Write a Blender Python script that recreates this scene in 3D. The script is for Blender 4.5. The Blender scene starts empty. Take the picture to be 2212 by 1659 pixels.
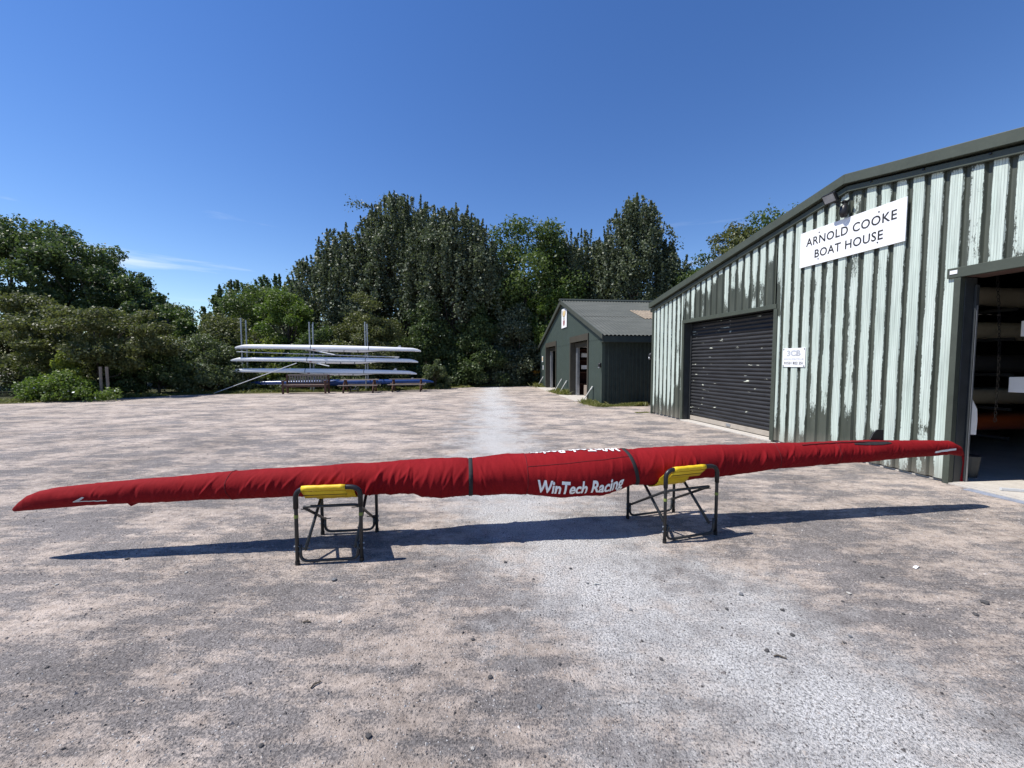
import bpy, bmesh, math, random
import numpy as np
from mathutils import Vector, Matrix

random.seed(7)
RNG = np.random.default_rng(11)
R = math.radians
S = bpy.context.scene
C = S.collection

# ------------------------------------------------------------------ camera
cd = bpy.data.cameras.new('camera')
cam = bpy.data.objects.new('camera', cd)
C.objects.link(cam)
cam.location = (0, 0, 1.5)
cam.rotation_euler = (R(90 - 3.12), 0, 0)
cd.sensor_fit = 'HORIZONTAL'
cd.sensor_width = 36
cd.lens = 36 * 831 / 2212
cd.clip_start = 0.05
cd.clip_end = 2000
S.camera = cam

# ------------------------------------------------------------------ sky and sun
SUN_EL = 59.0
LX, LY = 0.585, 0.058                     # the light travels this far sideways per metre down
W = bpy.data.worlds.new('World')
S.world = W
W.use_nodes = True
nt = W.node_tree
for n in list(nt.nodes):
    nt.nodes.remove(n)
out = nt.nodes.new('ShaderNodeOutputWorld')
bg = nt.nodes.new('ShaderNodeBackground')
sky = nt.nodes.new('ShaderNodeTexSky')
sky.sky_type = 'NISHITA'
sky.sun_disc = False
sky.sun_elevation = R(SUN_EL)
sky.sun_rotation = math.atan2(-LX, -LY)
sky.altitude = 60
sky.air_density = 1.0
sky.dust_density = 0.0
sky.ozone_density = 1.6
bg.inputs['Strength'].default_value = 0.115
# thin cirrus wisps low over the horizon, all the way round
tc = nt.nodes.new('ShaderNodeTexCoord')
mp = nt.nodes.new('ShaderNodeMapping')
mp.inputs['Scale'].default_value = (2.2, 2.2, 26)
mp.inputs['Location'].default_value = (3.1, 0.4, 1.7)
nz = nt.nodes.new('ShaderNodeTexNoise')
nz.inputs['Scale'].default_value = 1.0
nz.inputs['Detail'].default_value = 6
nz.inputs['Roughness'].default_value = 0.55
rp = nt.nodes.new('ShaderNodeValToRGB')
rp.color_ramp.elements[0].position = 0.598
rp.color_ramp.elements[0].color = (0, 0, 0, 1)
rp.color_ramp.elements[1].position = 0.86
rp.color_ramp.elements[1].color = (0.75, 0.75, 0.75, 1)
sp = nt.nodes.new('ShaderNodeSeparateXYZ')
band = nt.nodes.new('ShaderNodeValToRGB')
for e in list(band.color_ramp.elements)[1:]:
    band.color_ramp.elements.remove(e)
band.color_ramp.elements[0].position = 0.10
band.color_ramp.elements[0].color = (0, 0, 0, 1)
for p_, v_ in ((0.17, 1), (0.25, 1), (0.33, 0)):
    e = band.color_ramp.elements.new(p_)
    e.color = (v_, v_, v_, 1)
mul = nt.nodes.new('ShaderNodeMath')
mul.operation = 'MULTIPLY'
mx = nt.nodes.new('ShaderNodeMixRGB')
mx.inputs['Color2'].default_value = (7.5, 7.8, 8.2, 1)
L = nt.links.new
L(tc.outputs['Generated'], mp.inputs['Vector'])
L(mp.outputs[0], nz.inputs['Vector'])
L(nz.outputs['Fac'], rp.inputs['Fac'])
L(tc.outputs['Generated'], sp.inputs[0])
L(sp.outputs['Z'], band.inputs['Fac'])
L(rp.outputs['Color'], mul.inputs[0])
L(band.outputs['Color'], mul.inputs[1])
L(mul.outputs[0], mx.inputs['Fac'])
hs = nt.nodes.new('ShaderNodeHueSaturation')
hs.inputs['Saturation'].default_value = 1.27
hs.inputs['Hue'].default_value = 0.512
L(sky.outputs[0], hs.inputs['Color'])
L(hs.outputs[0], mx.inputs['Color1'])
L(mx.outputs[0], bg.inputs['Color'])
L(bg.outputs[0], out.inputs['Surface'])

sd = bpy.data.lights.new('sun', 'SUN')
sd.energy = 5.0
sd.angle = R(0.53)
sd.color = (1.0, 0.955, 0.89)
sun = bpy.data.objects.new('sun', sd)
C.objects.link(sun)
sun.location = (-20, -2, 40)
sun.rotation_euler = Vector((LX, LY, -1)).to_track_quat('-Z', 'Y').to_euler()

S.view_settings.view_transform = 'Standard'
S.view_settings.look = 'None'
S.view_settings.gamma = 1
S.view_settings.exposure = 0.44
S.view_settings.use_curve_mapping = False
S.render.engine = 'CYCLES'
S.cycles.max_bounces = 6
S.cycles.transparent_max_bounces = 6

# ------------------------------------------------------------------ helpers
def tag(o, label, cat=None, group=None, kind=None):
    o['label'] = label
    if cat: o['category'] = cat
    if group: o['group'] = group
    if kind: o['kind'] = kind
    return o

def empty(name, loc=(0, 0, 0), rz=0.0):
    o = bpy.data.objects.new(name, None)
    o.empty_display_size = 0.1
    o.location = loc
    o.rotation_euler = (0, 0, rz)
    C.objects.link(o)
    return o

def thing(name, label, cat, loc=(0, 0, 0), rz=0.0, group=None):
    return tag(empty(name, loc, rz), label, cat, group)

class MB:
    def __init__(s):
        s.v = []
        s.f = []
    def add(s, v, f):
        k = len(s.v)
        s.v += [tuple(p) for p in v]
        s.f += [tuple(i + k for i in q) for q in f]
        return s
    def box(s, c, d, rot=None):
        x, y, z = d[0] / 2, d[1] / 2, d[2] / 2
        pts = [Vector((a * x, b * y, e * z)) for e in (-1, 1) for b in (-1, 1) for a in (-1, 1)]
        if rot is not None:
            m = rot if isinstance(rot, Matrix) else Matrix.Rotation(rot, 3, 'Z')
            pts = [m @ p for p in pts]
        return s.add([p + Vector(c) for p in pts],
                     [(0, 2, 3, 1), (4, 5, 7, 6), (0, 1, 5, 4), (2, 6, 7, 3), (0, 4, 6, 2), (1, 3, 7, 5)])
    def span(s, x0, x1, y0, y1, z0, z1):
        return s.box(((x0 + x1) / 2, (y0 + y1) / 2, (z0 + z1) / 2), (abs(x1 - x0), abs(y1 - y0), abs(z1 - z0)))
    def tube(s, pts, r, n=8, caps=True):
        pts = [Vector(p) for p in pts]
        rs = r if isinstance(r, (list, tuple)) else [r] * len(pts)
        rings = []
        prev = None
        pt = None
        for i, p in enumerate(pts):
            t = (pts[min(i + 1, len(pts) - 1)] - pts[max(i - 1, 0)]).normalized()
            if prev is None:
                a = Vector((0, 0, 1)) if abs(t.z) < 0.9 else Vector((1, 0, 0))
                u = t.cross(a).normalized()
            else:
                u = pt.rotation_difference(t) @ prev
                u = (u - t * u.dot(t)).normalized()
            prev = u
            pt = t
            w = t.cross(u)
            rings.append([p + (u * math.cos(2 * math.pi * k / n) + w * math.sin(2 * math.pi * k / n)) * rs[i] for k in range(n)])
        v = [q for g in rings for q in g]
        f = []
        for i in range(len(pts) - 1):
            for k in range(n):
                f.append((i * n + k, i * n + (k + 1) % n, (i + 1) * n + (k + 1) % n, (i + 1) * n + k))
        if caps:
            f.append(tuple(range(n - 1, -1, -1)))
            f.append(tuple((len(pts) - 1) * n + k for k in range(n)))
        return s.add(v, f)
    def prism(s, poly, axis, a, b):
        # poly in the two other axes, extruded a..b along axis (0,1,2)
        n = len(poly)
        def mk(p, h):
            q = list(p)
            q.insert(axis, h)
            return tuple(q)
        v = [mk(p, a) for p in poly] + [mk(p, b) for p in poly]
        f = [tuple(range(n - 1, -1, -1)), tuple(range(n, 2 * n))]
        f += [(i, (i + 1) % n, n + (i + 1) % n, n + i) for i in range(n)]
        return s.add(v, f)
    def mesh(s, name, smooth=False):
        me = bpy.data.meshes.new(name)
        me.from_pydata(s.v, [], s.f)
        bm = bmesh.new()
        bm.from_mesh(me)
        bmesh.ops.recalc_face_normals(bm, faces=bm.faces)
        bm.to_mesh(me)
        bm.free()
        if smooth:
            me.polygons.foreach_set('use_smooth', [True] * len(me.polygons))
        return me
    def build(s, name, mat, parent=None, smooth=False, bevel=0, loc=None):
        return link(name, s.mesh(name, smooth), mat, parent, bevel, loc)

def link(name, me, mat=None, parent=None, bevel=0, loc=None):
    o = bpy.data.objects.new(name, me)
    C.objects.link(o)
    if mat is not None and not me.materials:
        me.materials.append(mat)
    if parent is not None:
        o.parent = parent
    if loc is not None:
        o.location = loc
    if bevel:
        b = o.modifiers.new('bevel', 'BEVEL')
        b.width = bevel
        b.segments = 2
        b.limit_method = 'ANGLE'
    return o

def smooth_path(pts, rad, n=5):
    """round the corners of a polyline"""
    pts = [Vector(p) for p in pts]
    o = [pts[0]]
    for i in range(1, len(pts) - 1):
        a = (pts[i - 1] - pts[i])
        b = (pts[i + 1] - pts[i])
        ra = min(rad, a.length * .45)
        rb = min(rad, b.length * .45)
        p0 = pts[i] + a.normalized() * ra
        p2 = pts[i] + b.normalized() * rb
        for k in range(n + 1):
            t = k / n
            o.append(p0 * (1 - t) ** 2 + pts[i] * 2 * t * (1 - t) + p2 * t * t)
    o.append(pts[-1])
    return o

VN = {}
def vnoise(x, y, seed=0):
    """smooth 2-D value noise in -1..1, numpy arrays"""
    if seed not in VN:
        VN[seed] = np.random.default_rng(seed).random((256, 256)) * 2 - 1
    r = VN[seed]
    xi = np.floor(x).astype(int)
    yi = np.floor(y).astype(int)
    fx = x - xi
    fy = y - yi
    fx = fx * fx * (3 - 2 * fx)
    fy = fy * fy * (3 - 2 * fy)
    g = lambda a, b: r[a % 256, b % 256]
    return (g(xi, yi) * (1 - fx) + g(xi + 1, yi) * fx) * (1 - fy) + (g(xi, yi + 1) * (1 - fx) + g(xi + 1, yi + 1) * fx) * fy

# ------------------------------------------------------------------ materials
class NT:
    def __init__(s, name):
        s.m = bpy.data.materials.new(name)
        s.m.use_nodes = True
        s.t = s.m.node_tree
        s.b = s.t.nodes['Principled BSDF']
        s.o = s.t.nodes['Material Output']
    def n(s, kind, **kw):
        q = s.t.nodes.new('ShaderNode' + kind)
        for k, v in kw.items():
            if hasattr(q, k):
                setattr(q, k, v)
            else:
                q.inputs[k.replace('_', ' ')].default_value = v
        return q
    def l(s, a, b):
        s.t.links.new(a, b)
    def coord(s, scale=(1, 1, 1), world=False, loc=(0, 0, 0), rot=(0, 0, 0)):
        if world:
            c = s.n('NewGeometry').outputs['Position']
        else:
            c = s.n('TexCoord').outputs['Object']
        m = s.n('Mapping')
        m.inputs['Scale'].default_value = scale
        m.inputs['Location'].default_value = loc
        m.inputs['Rotation'].default_value = rot
        s.l(c, m.inputs['Vector'])
        return m.outputs[0]
    def noise(s, vec, scale, detail=4, rough=.55):
        q = s.n('TexNoise')
        q.inputs['Scale'].default_value = scale
        q.inputs['Detail'].default_value = detail
        q.inputs['Roughness'].default_value = rough
        s.l(vec, q.inputs['Vector'])
        return q.outputs['Fac']
    def ramp(s, fac, *stops):
        q = s.n('ValToRGB')
        e = q.color_ramp.elements
        e[0].position = stops[0][0]
        e[1].position = stops[-1][0]
        for st in stops[1:-1]:
            e.new(st[0])
        for i, st in enumerate(stops):
            c = st[1]
            if not isinstance(c, tuple):
                c = (c, c, c)
            e[i].color = (*c, 1)
        s.l(fac, q.inputs['Fac'])
        return q.outputs['Color']
    def mix(s, fac, a, b, mode='MIX'):
        q = s.n('MixRGB', blend_type=mode)
        for sock, val in ((q.inputs['Fac'], fac), (q.inputs['Color1'], a), (q.inputs['Color2'], b)):
            if isinstance(val, tuple):
                sock.default_value = (*val, 1)
            elif isinstance(val, (int, float)):
                sock.default_value = val
            else:
                s.l(val, sock)
        return q.outputs['Color']
    def math(s, op, a, b=0.0, clamp=False):
        q = s.n('Math', operation=op, use_clamp=clamp)
        for sock, val in ((q.inputs[0], a), (q.inputs[1], b)):
            if isinstance(val, (int, float)):
                sock.default_value = val
            else:
                s.l(val, sock)
        return q.outputs[0]
    def bump(s, h, dist=.01, strength=1.0):
        q = s.n('Bump')
        q.inputs['Distance'].default_value = dist
        q.inputs['Strength'].default_value = strength
        s.l(h, q.inputs['Height'])
        s.l(q.outputs[0], s.b.inputs['Normal'])
        return q
    def set(s, col=None, rough=.6, metal=0, spec=.4):
        if col is not None:
            if isinstance(col, tuple):
                s.b.inputs['Base Color'].default_value = (*col, 1)
            else:
                s.l(col, s.b.inputs['Base Color'])
        if isinstance(rough, (int, float)):
            s.b.inputs['Roughness'].default_value = rough
        else:
            s.l(rough, s.b.inputs['Roughness'])
        s.b.inputs['Metallic'].default_value = metal
        s.b.inputs['Specular IOR Level'].default_value = spec
        return s.m

def worn(name, col, rough=.6, var=.25, scale=6, metal=0, spec=.4, bump=0.0, world=False):
    t = NT(name)
    v = t.coord(world=world)
    a = t.noise(v, scale, 6, .65)
    b = t.noise(v, scale * 9, 3, .6)
    lo = tuple(c * (1 - var) for c in col)
    hi = tuple(min(1, c * (1 + var)) for c in col)
    k = t.ramp(a, (.3, lo), (.7, hi))
    k = t.mix(.35, k, t.ramp(b, (.3, lo), (.7, hi)))
    if bump:
        t.bump(b, bump)
    return t.set(k, rough, metal, spec)

M = {}
M['black_steel'] = worn('black_steel', (.022, .024, .026), .45, .4, 14, spec=.5)
M['black_fabric'] = worn('black_fabric', (.018, .018, .02), .85, .3, 30)
M['black_plastic'] = worn('black_plastic', (.012, .012, .014), .4, .3, 20)
M['galv'] = worn('galvanised_steel', (.36, .38, .40), .42, .25, 5, metal=.6)
M['alu'] = worn('pale_aluminium', (.62, .64, .66), .4, .15, 5, metal=.3)
M['white_print'] = worn('white_print', (.78, .78, .78), .7, .06, 12)
M['grey_print'] = worn('grey_reflective_print', (.55, .54, .52), .5, .15, 20)
M['black_print'] = worn('black_print', (.018, .018, .02), .6, .1, 10)
M['white_board'] = worn('white_board', (.80, .81, .83), .45, .03, 2)
M['olive'] = worn('olive_flashing', (.058, .068, .052), .5, .18, 3)
M['olive_dark'] = worn('dark_olive_paint', (.055, .064, .05), .55, .25, 4)
M['dark_frame'] = worn('dark_door_frame', (.035, .04, .043), .5, .3, 6)
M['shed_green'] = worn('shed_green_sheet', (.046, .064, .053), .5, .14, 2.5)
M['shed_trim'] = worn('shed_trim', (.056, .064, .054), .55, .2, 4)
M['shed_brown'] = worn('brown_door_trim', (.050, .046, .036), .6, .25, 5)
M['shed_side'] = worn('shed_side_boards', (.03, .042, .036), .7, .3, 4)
M['white_hull'] = worn('white_hull', (.78, .79, .80), .28, .04, 1.5, spec=.5)
M['cream_hull'] = worn('cream_hull', (.24, .215, .165), .35, .2, 2)
M['dark_hull'] = worn('dark_hull', (.03, .03, .034), .35, .2, 2)
M['blue_hull'] = worn('blue_hull', (.009, .042, .18), .3, .15, 2, spec=.5)
M['orange_hull'] = worn('orange_hull', (.25, .05, .012), .4, .15, 2)
M['wood_grey'] = worn('weathered_wood', (.23, .19, .155), .8, .35, 9, bump=.002)
M['wood_brown'] = worn('stained_wood', (.085, .04, .027), .7, .4, 8, bump=.002)
M['bark'] = worn('bark', (.085, .07, .055), .9, .4, 5, bump=.02, world=True)
M['skip_yellow'] = worn('yellow_skip_paint', (.55, .27, .03), .5, .25, 4)
M['inner_wall'] = worn('inner_wall', (.10, .10, .095), .8, .25, 2)
M['stake'] = worn('pale_stake', (.55, .54, .50), .7, .2, 10)
M['yellow_tape'] = worn('yellow_green_tape', (.20, .24, .06), .6, .2, 20)
M['blue_paint'] = worn('blue_floor_paint', (.23, .255, .31), .85, .45, 12)

# red boat cover cloth
t = NT('red_cover_cloth')
v = t.coord()
big = t.noise(v, 1.6, 5, .6)
fine = t.noise(t.coord((1, 1, 1)), 420, 2, .5)
mid = t.noise(t.coord((9, 3, 3)), 4, 5, .65)
col = t.ramp(big, (.3, (.17, .005, .008)), (.7, (.225, .008, .011)))
col = t.mix(.3, col, t.ramp(mid, (.3, (.14, .005, .008)), (.7, (.245, .010, .013))))
h = t.math('ADD', t.math('MULTIPLY', fine, .12), t.math('MULTIPLY', mid, 1.0))
t.bump(h, .006, .7)
M['red_cloth'] = t.set(col, .85, 0, .12)
M['red_seam'] = worn('red_seam', (.11, .006, .009), .85, .2, 30)

# yellow sling
t = NT('yellow_sling')
v = t.coord()
col = t.ramp(t.noise(v, 9, 5, .6), (.3, (.62, .40, .012)), (.7, (.78, .55, .02)))
t.bump(t.noise(v, 60, 3), .003, .6)
M['yellow'] = t.set(col, .55, 0, .4)
M['orange_print'] = worn('faded_orange_print', (.55, .2, .02), .7, .2, 20)

# painted trapezoid sheet with the green paint peeling off a pale factory coat
t = NT('peeling_green_sheet')
at = t.n('Attribute', attribute_name='peel')
v1 = t.coord((26, 26, 2.6))
v2 = t.coord((110, 110, 14))
v3 = t.coord((55, 55, 40))
n1 = t.noise(v1, 1.0, 6, .62)
n2 = t.noise(v2, 1.0, 4, .7)
n3 = t.noise(v3, 1.0, 4, .7)
f = t.math('ADD', at.outputs['Fac'], t.math('MULTIPLY', t.math('SUBTRACT', n1, .5), .85))
f = t.math('ADD', f, t.math('MULTIPLY', t.math('SUBTRACT', n2, .5), .75))
f = t.math('ADD', f, t.math('MULTIPLY', t.math('SUBTRACT', n3, .5), .45))
mask = t.ramp(f, (.47, 0.0), (.54, 1.0))
# fine vertical striations pressed into the crowns
sep = t.n('SeparateXYZ')
t.l(t.coord(), sep.inputs[0])
stri = t.math('SINE', t.math('MULTIPLY', sep.outputs['X'], 2 * math.pi / .0235))
line = t.ramp(stri, (.60, 1.0), (.99, .62))
pale = t.ramp(t.noise(t.coord((5, 5, .8)), 1.0, 5, .6), (.25, (.49, .585, .515)), (.75, (.60, .67, .615)))
pale = t.mix(1.0, pale, line, 'MULTIPLY')
grime = t.ramp(t.noise(t.coord((34, 34, 1.1), loc=(3, 1, 4)), 1.0, 6, .65), (.34, .55), (.56, 1.0))
pale = t.mix(.7, pale, t.mix(1.0, pale, grime, 'MULTIPLY'))
green = t.ramp(t.noise(t.coord((8, 8, 1.2)), 1.0, 5, .6), (.3, (.042, .050, .039)), (.7, (.078, .088, .070)))
# dirt splashed up from the ground
dirt = t.ramp(t.math('ADD', sep.outputs['Z'], t.math('MULTIPLY', n1, .25)), (.12, 1.0), (.48, 0.0))
col = t.mix(mask, green, pale)
col = t.mix(t.math('MULTIPLY', dirt, .55), col, (.24, .215, .18))
t.bump(t.math('ADD', t.math('MULTIPLY', mask, -.6), t.math('MULTIPLY', stri, .35)), .0022, .8)
M['peel'] = t.set(col, t.ramp(mask, (0, .48), (1, .62)), 0, .4)

# black roller shutter with paint chips
t = NT('black_shutter_slat')
v = t.coord(world=True)
chip = t.noise(t.coord((1.9, 1.9, 11), True), 1.9, 4, .5)
gate = t.noise(t.coord((1, 1, 1), True), 1.1, 2, .5)
ch = t.ramp(t.math('ADD', chip, t.math('MULTIPLY', gate, .35)), (.852, 0.0), (.862, 1.0))
base = t.ramp(t.noise(t.coord((1, 1, 4), True), 3, 5, .6), (.3, (.010, .0105, .012)), (.7, (.026, .027, .030)))
M['slat'] = t.set(t.mix(ch, base, (.52, .54, .45)), .5, 0, .45)

# ground: grey stone chips, pinkish dust patches, a paler limestone track
t = NT('gravel_yard')
v = t.coord()
grain = t.noise(v, 80, 3, .8)
grain2 = t.noise(v, 230, 2, .7)
midn = t.noise(v, 16, 5, .65)
base = t.ramp(grain, (.385, (.024, .022, .0215)), (.47, (.155, .142, .137)), (.575, (.52, .485, .46)))
base = t.mix(.5, base, t.ramp(grain2, (.38, (.06, .056, .056)), (.60, (.35, .325, .315))))
base = t.mix(.45, base, t.ramp(midn, (.34, (.09, .082, .079)), (.66, (.27, .244, .232))))
# dust drifts
dv = t.coord((.75, 1.25, 1), rot=(0, 0, R(14)))
d1 = t.noise(dv, 1.6, 10, .70)
dw = t.coord((1.6, 5.0, 1), rot=(0, 0, R(24)))
d2 = t.noise(dw, 2.1, 8, .72)
d3 = t.noise(t.coord((.5, 7.5, 1), rot=(0, 0, R(-38))), 1.6, 6, .65)
d4 = t.noise(t.coord((1, 1, 1), loc=(5, 9, 0)), .35, 4, .6)
dust = t.math('ADD', t.math('MULTIPLY', d1, .50), t.math('MULTIPLY', d2, .26))
dust = t.math('ADD', dust, t.math('ADD', t.math('MULTIPLY', d3, .14), t.math('MULTIPLY', d4, .10)))
dust = t.math('ADD', dust, t.math('MULTIPLY', t.math('SUBTRACT', grain, .5), .22))
sy_ = t.n('SeparateXYZ')
t.l(v, sy_.inputs[0])
dust = t.math('ADD', dust, t.math('MULTIPLY', t.math('DIVIDE', sy_.outputs['Y'], 12.0, True), .035))
dmask = t.ramp(dust, (.492, 0.0), (.510, .35), (.560, .92))
dcol = t.ramp(midn, (.32, (.375, .308, .258)), (.68, (.61, .52, .448)))
col = t.mix(dmask, base, dcol)
# darker worn areas
wr_ = t.ramp(t.noise(t.coord((.9, .9, 1), loc=(7, 3, 0)), .8, 9, .68), (.36, .72), (.62, 1.12))
col = t.mix(1.0, col, wr_, 'MULTIPLY')
# pale track of newer limestone chippings wandering away from the camera
sep = t.n('SeparateXYZ')
t.l(v, sep.inputs[0])
yy = t.math('DIVIDE', sep.outputs['Y'], 24.0, True)
fc = t.n('FloatCurve')
cv = fc.mapping.curves[0]
pts = [(0.0, .92), (.06, .88), (.085, .80), (.12, .72), (.165, .62), (.25, .56), (.5, .49), (.80, .40), (1.0, .38)]
while len(cv.points) < len(pts):
    cv.points.new(.5, .5)
for i, p in enumerate(pts):
    cv.points[i].location = p
    cv.points[i].handle_type = 'AUTO'
fc.mapping.update()
t.l(yy, fc.inputs['Value'])
cx = t.math('MULTIPLY', t.math('SUBTRACT', fc.outputs[0], .6), 5.0)
off = t.math('ABSOLUTE', t.math('SUBTRACT', sep.outputs['X'], cx))
wid = t.math('SUBTRACT', 1.15, t.math('MULTIPLY', yy, .25))
tr = t.math('DIVIDE', off, wid)
tr = t.math('ADD', tr, t.math('MULTIPLY', t.math('SUBTRACT', t.noise(v, 1.5, 9, .72), .5), 3.0))
tr = t.math('ADD', tr, t.math('MULTIPLY', t.math('SUBTRACT', grain, .5), 1.5))
tr = t.math('ADD', tr, t.math('MULTIPLY', t.math('SUBTRACT', t.noise(v, 5.5, 7, .7), .5), 1.6))
tmask = t.ramp(tr, (.05, .92), (1.45, 0.0))
tcol = t.ramp(grain, (.39, (.05, .05, .05)), (.465, (.36, .356, .348)), (.555, (.76, .75, .735)))
tcol = t.mix(.4, tcol, t.ramp(grain2, (.39, (.11, .11, .11)), (.56, (.63, .62, .605))))
col = t.mix(tmask, col, tcol)
# odd bright and dark chips
vo = t.n('TexVoronoi')
vo.inputs['Scale'].default_value = 62
t.l(v, vo.inputs['Vector'])
pick = t.n('SeparateColor')
t.l(vo.outputs['Color'], pick.inputs[0])
near = t.ramp(vo.outputs['Distance'], (.20, 1.0), (.30, 0.0))
wchip = t.math('MULTIPLY', near, t.ramp(pick.outputs[0], (.80, 0.0), (.82, 1.0)))
bchip = t.math('MULTIPLY', near, t.ramp(pick.outputs[1], (.88, 0.0), (.90, 1.0)))
col = t.mix(t.math('MULTIPLY', wchip, .75), col, (.55, .54, .53))
col = t.mix(t.math('MULTIPLY', bchip, .8), col, (.06, .055, .055))
hh = t.math('ADD', t.math('MULTIPLY', grain, 1.0), t.math('MULTIPLY', grain2, .45))
hh = t.math('ADD', hh, t.math('MULTIPLY', midn, 1.6))
hh = t.math('ADD', hh, t.math('MULTIPLY', near, .5))
t.bump(hh, .013, .9)
M['gravel'] = t.set(col, .93, 0, .2)

t = NT('concrete_floor')
v = t.coord(world=True)
col = t.ramp(t.noise(v, 3, 8, .7), (.3, (.36, .33, .29)), (.7, (.55, .52, .47)))
col = t.mix(.4, col, t.ramp(t.noise(v, 40, 4, .7), (.3, (.3, .28, .25)), (.7, (.56, .53, .49))))
t.bump(t.noise(v, 60, 4), .004, .6)
M['concrete'] = t.set(col, .85, 0, .25)

t = NT('dry_grass_verge')
v = t.coord()
col = t.ramp(t.noise(v, 2.2, 8, .7), (.3, (.17, .14, .085)), (.55, (.13, .13, .055)), (.75, (.25, .205, .13)))
t.bump(t.noise(v, 30, 5, .7), .03)
M['verge'] = t.set(col, .95, 0, .1)

t = NT('woodland_floor')
v = t.coord()
col = t.ramp(t.noise(v, 1.2, 8, .7), (.3, (.03, .035, .018)), (.7, (.06, .06, .03)))
t.bump(t.noise(v, 12, 5, .7), .05)
M['wood_floor'] = t.set(col, .95, 0, .1)

# shed roof
t = NT('shed_roof_sheet')
v = t.coord()
col = t.ramp(t.noise(t.coord((2.4, .8, .8)), 1.2, 7, .65), (.3, (.050, .055, .046)), (.7, (.092, .097, .084)))
col = t.mix(t.ramp(t.noise(v, 8, 6, .75), (.6, 0.0), (.75, .45)), col, (.17, .18, .165))
M['roof'] = t.set(col, .6, 0, .35)
t = NT('tan_fibreglass_sheet')
col = t.ramp(t.noise(t.coord((3, 1, 1)), 3, 6, .7), (.3, (.13, .105, .078)), (.7, (.30, .245, .18)))
M['tan_roof'] = t.set(col, .7, 0, .3)

def leaf_mat(name, a, b, pale=None, paleness=.0, trans=.35):
    t = NT(name)
    at = t.n('Attribute', attribute_name='tint')
    col = t.ramp(at.outputs['Fac'], (0.0, a), (.9, b), (.97, b)) if pale is None else t.ramp(at.outputs['Fac'], (0.0, a), (1 - paleness - .01, b), (1 - paleness, pale))
    t.set(col, .5, 0, .35)
    tr = t.n('BsdfTranslucent')
    t.l(t.mix(.5, col, t.mix(1.0, col, (1.3, 1.5, .5), 'MULTIPLY')), tr.inputs['Color'])
    ms = t.n('MixShader')
    ms.inputs[0].default_value = trans
    t.l(t.b.outputs[0], ms.inputs[1])
    t.l(tr.outputs[0], ms.inputs[2])
    t.l(ms.outputs[0], t.o.inputs['Surface'])
    return t.m
M['leaf_dark'] = leaf_mat('dark_green_leaves', (0.041, 0.067, 0.026), (0.109, 0.151, 0.054))
M['leaf_poplar'] = leaf_mat('grey_green_poplar_leaves', (0.051, 0.069, 0.038), (0.147, 0.173, 0.105), (0.307, 0.346, 0.282), .03, .25)
M['leaf_olive'] = leaf_mat('olive_leaves', (0.072, 0.083, 0.032), (0.160, 0.173, 0.064))
M['leaf_bright'] = leaf_mat('bright_green_leaves', (0.063, 0.109, 0.022), (0.154, 0.211, 0.045), trans=.4)
M['leaf_mid'] = leaf_mat('mid_green_leaves', (0.046, 0.077, 0.022), (0.123, 0.169, 0.049), (0.256, 0.307, 0.205), .02)
M['leaf_yellow'] = leaf_mat('yellow_green_leaves', (0.120, 0.160, 0.032), (0.273, 0.303, 0.064), trans=.4)
M['leaf_bramble'] = leaf_mat('bramble_leaves', (0.064, 0.088, 0.038), (0.143, 0.173, 0.079), (0.384, 0.433, 0.320), .04)
M['grass'] = leaf_mat('grass_blades', (0.088, 0.112, 0.025), (0.200, 0.200, 0.062), (0.375, 0.325, 0.175), .15)
M['petal'] = worn('white_petals', (.75, .75, .70), .6, .05, 10)

# ------------------------------------------------------------------ the setting
def sheet(name, pts, z, mat):
    me = bpy.data.meshes.new(name)
    me.from_pydata([(x, y, z) for x, y in pts], [], [tuple(range(len(pts)))])
    return link(name, me, mat)

g = sheet('ground', [(-400, -300), (400, -300), (400, 500), (-400, 500)], 0, M['gravel'])
tag(g, 'wide gravel yard of grey chippings with pinkish dust patches', 'ground', kind='structure')

def ragged(pts, step=.35, amp=.22, seed=3):
    r = random.Random(seed)
    o = []
    for (a, b) in zip(pts[:-1], pts[1:]):
        n = max(1, int(math.dist(a, b) / step))
        for k in range(n):
            q = k / n
            o.append((a[0] + (b[0] - a[0]) * q + r.uniform(-amp, amp), a[1] + (b[1] - a[1]) * q + r.uniform(-amp, amp)))
    o.append(pts[-1])
    return o
edge = ragged([(-45, 9.5), (-18.7, 14.0), (-15.4, 18.0), (-11, 19.4), (-6.5, 20.6), (-4.5, 22.6), (-3.0, 23.6), (1.8, 25.4)])
v_ = sheet('grass_verge', edge + [(6, 45), (-60, 45)], .006, M['verge'])
tag(v_, 'strip of dry trodden grass between the gravel and the hedge', 'verge', kind='structure')
edge2 = ragged([(-45, 11.6), (-19.2, 15.4), (-16.2, 19.4), (-11, 21.6), (-6.5, 22.4), (-4.0, 23.6), (1.8, 26.2), (14, 27), (60, 20)], seed=9)
w_ = sheet('woodland_floor', edge2 + [(60, 90), (-80, 90)], .012, M['wood_floor'])
tag(w_, 'dark leaf litter ground under the trees behind the yard', 'ground', kind='structure')

# ------------------------------------------------------------------ main boathouse
BH = thing('boathouse', 'large boathouse of ribbed metal sheets with peeling green paint on the right', 'building',
           (5.426 - .1869 * 1.29, 4.806 + .9824 * 1.29, 0), R(90 + 10.77))
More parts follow.
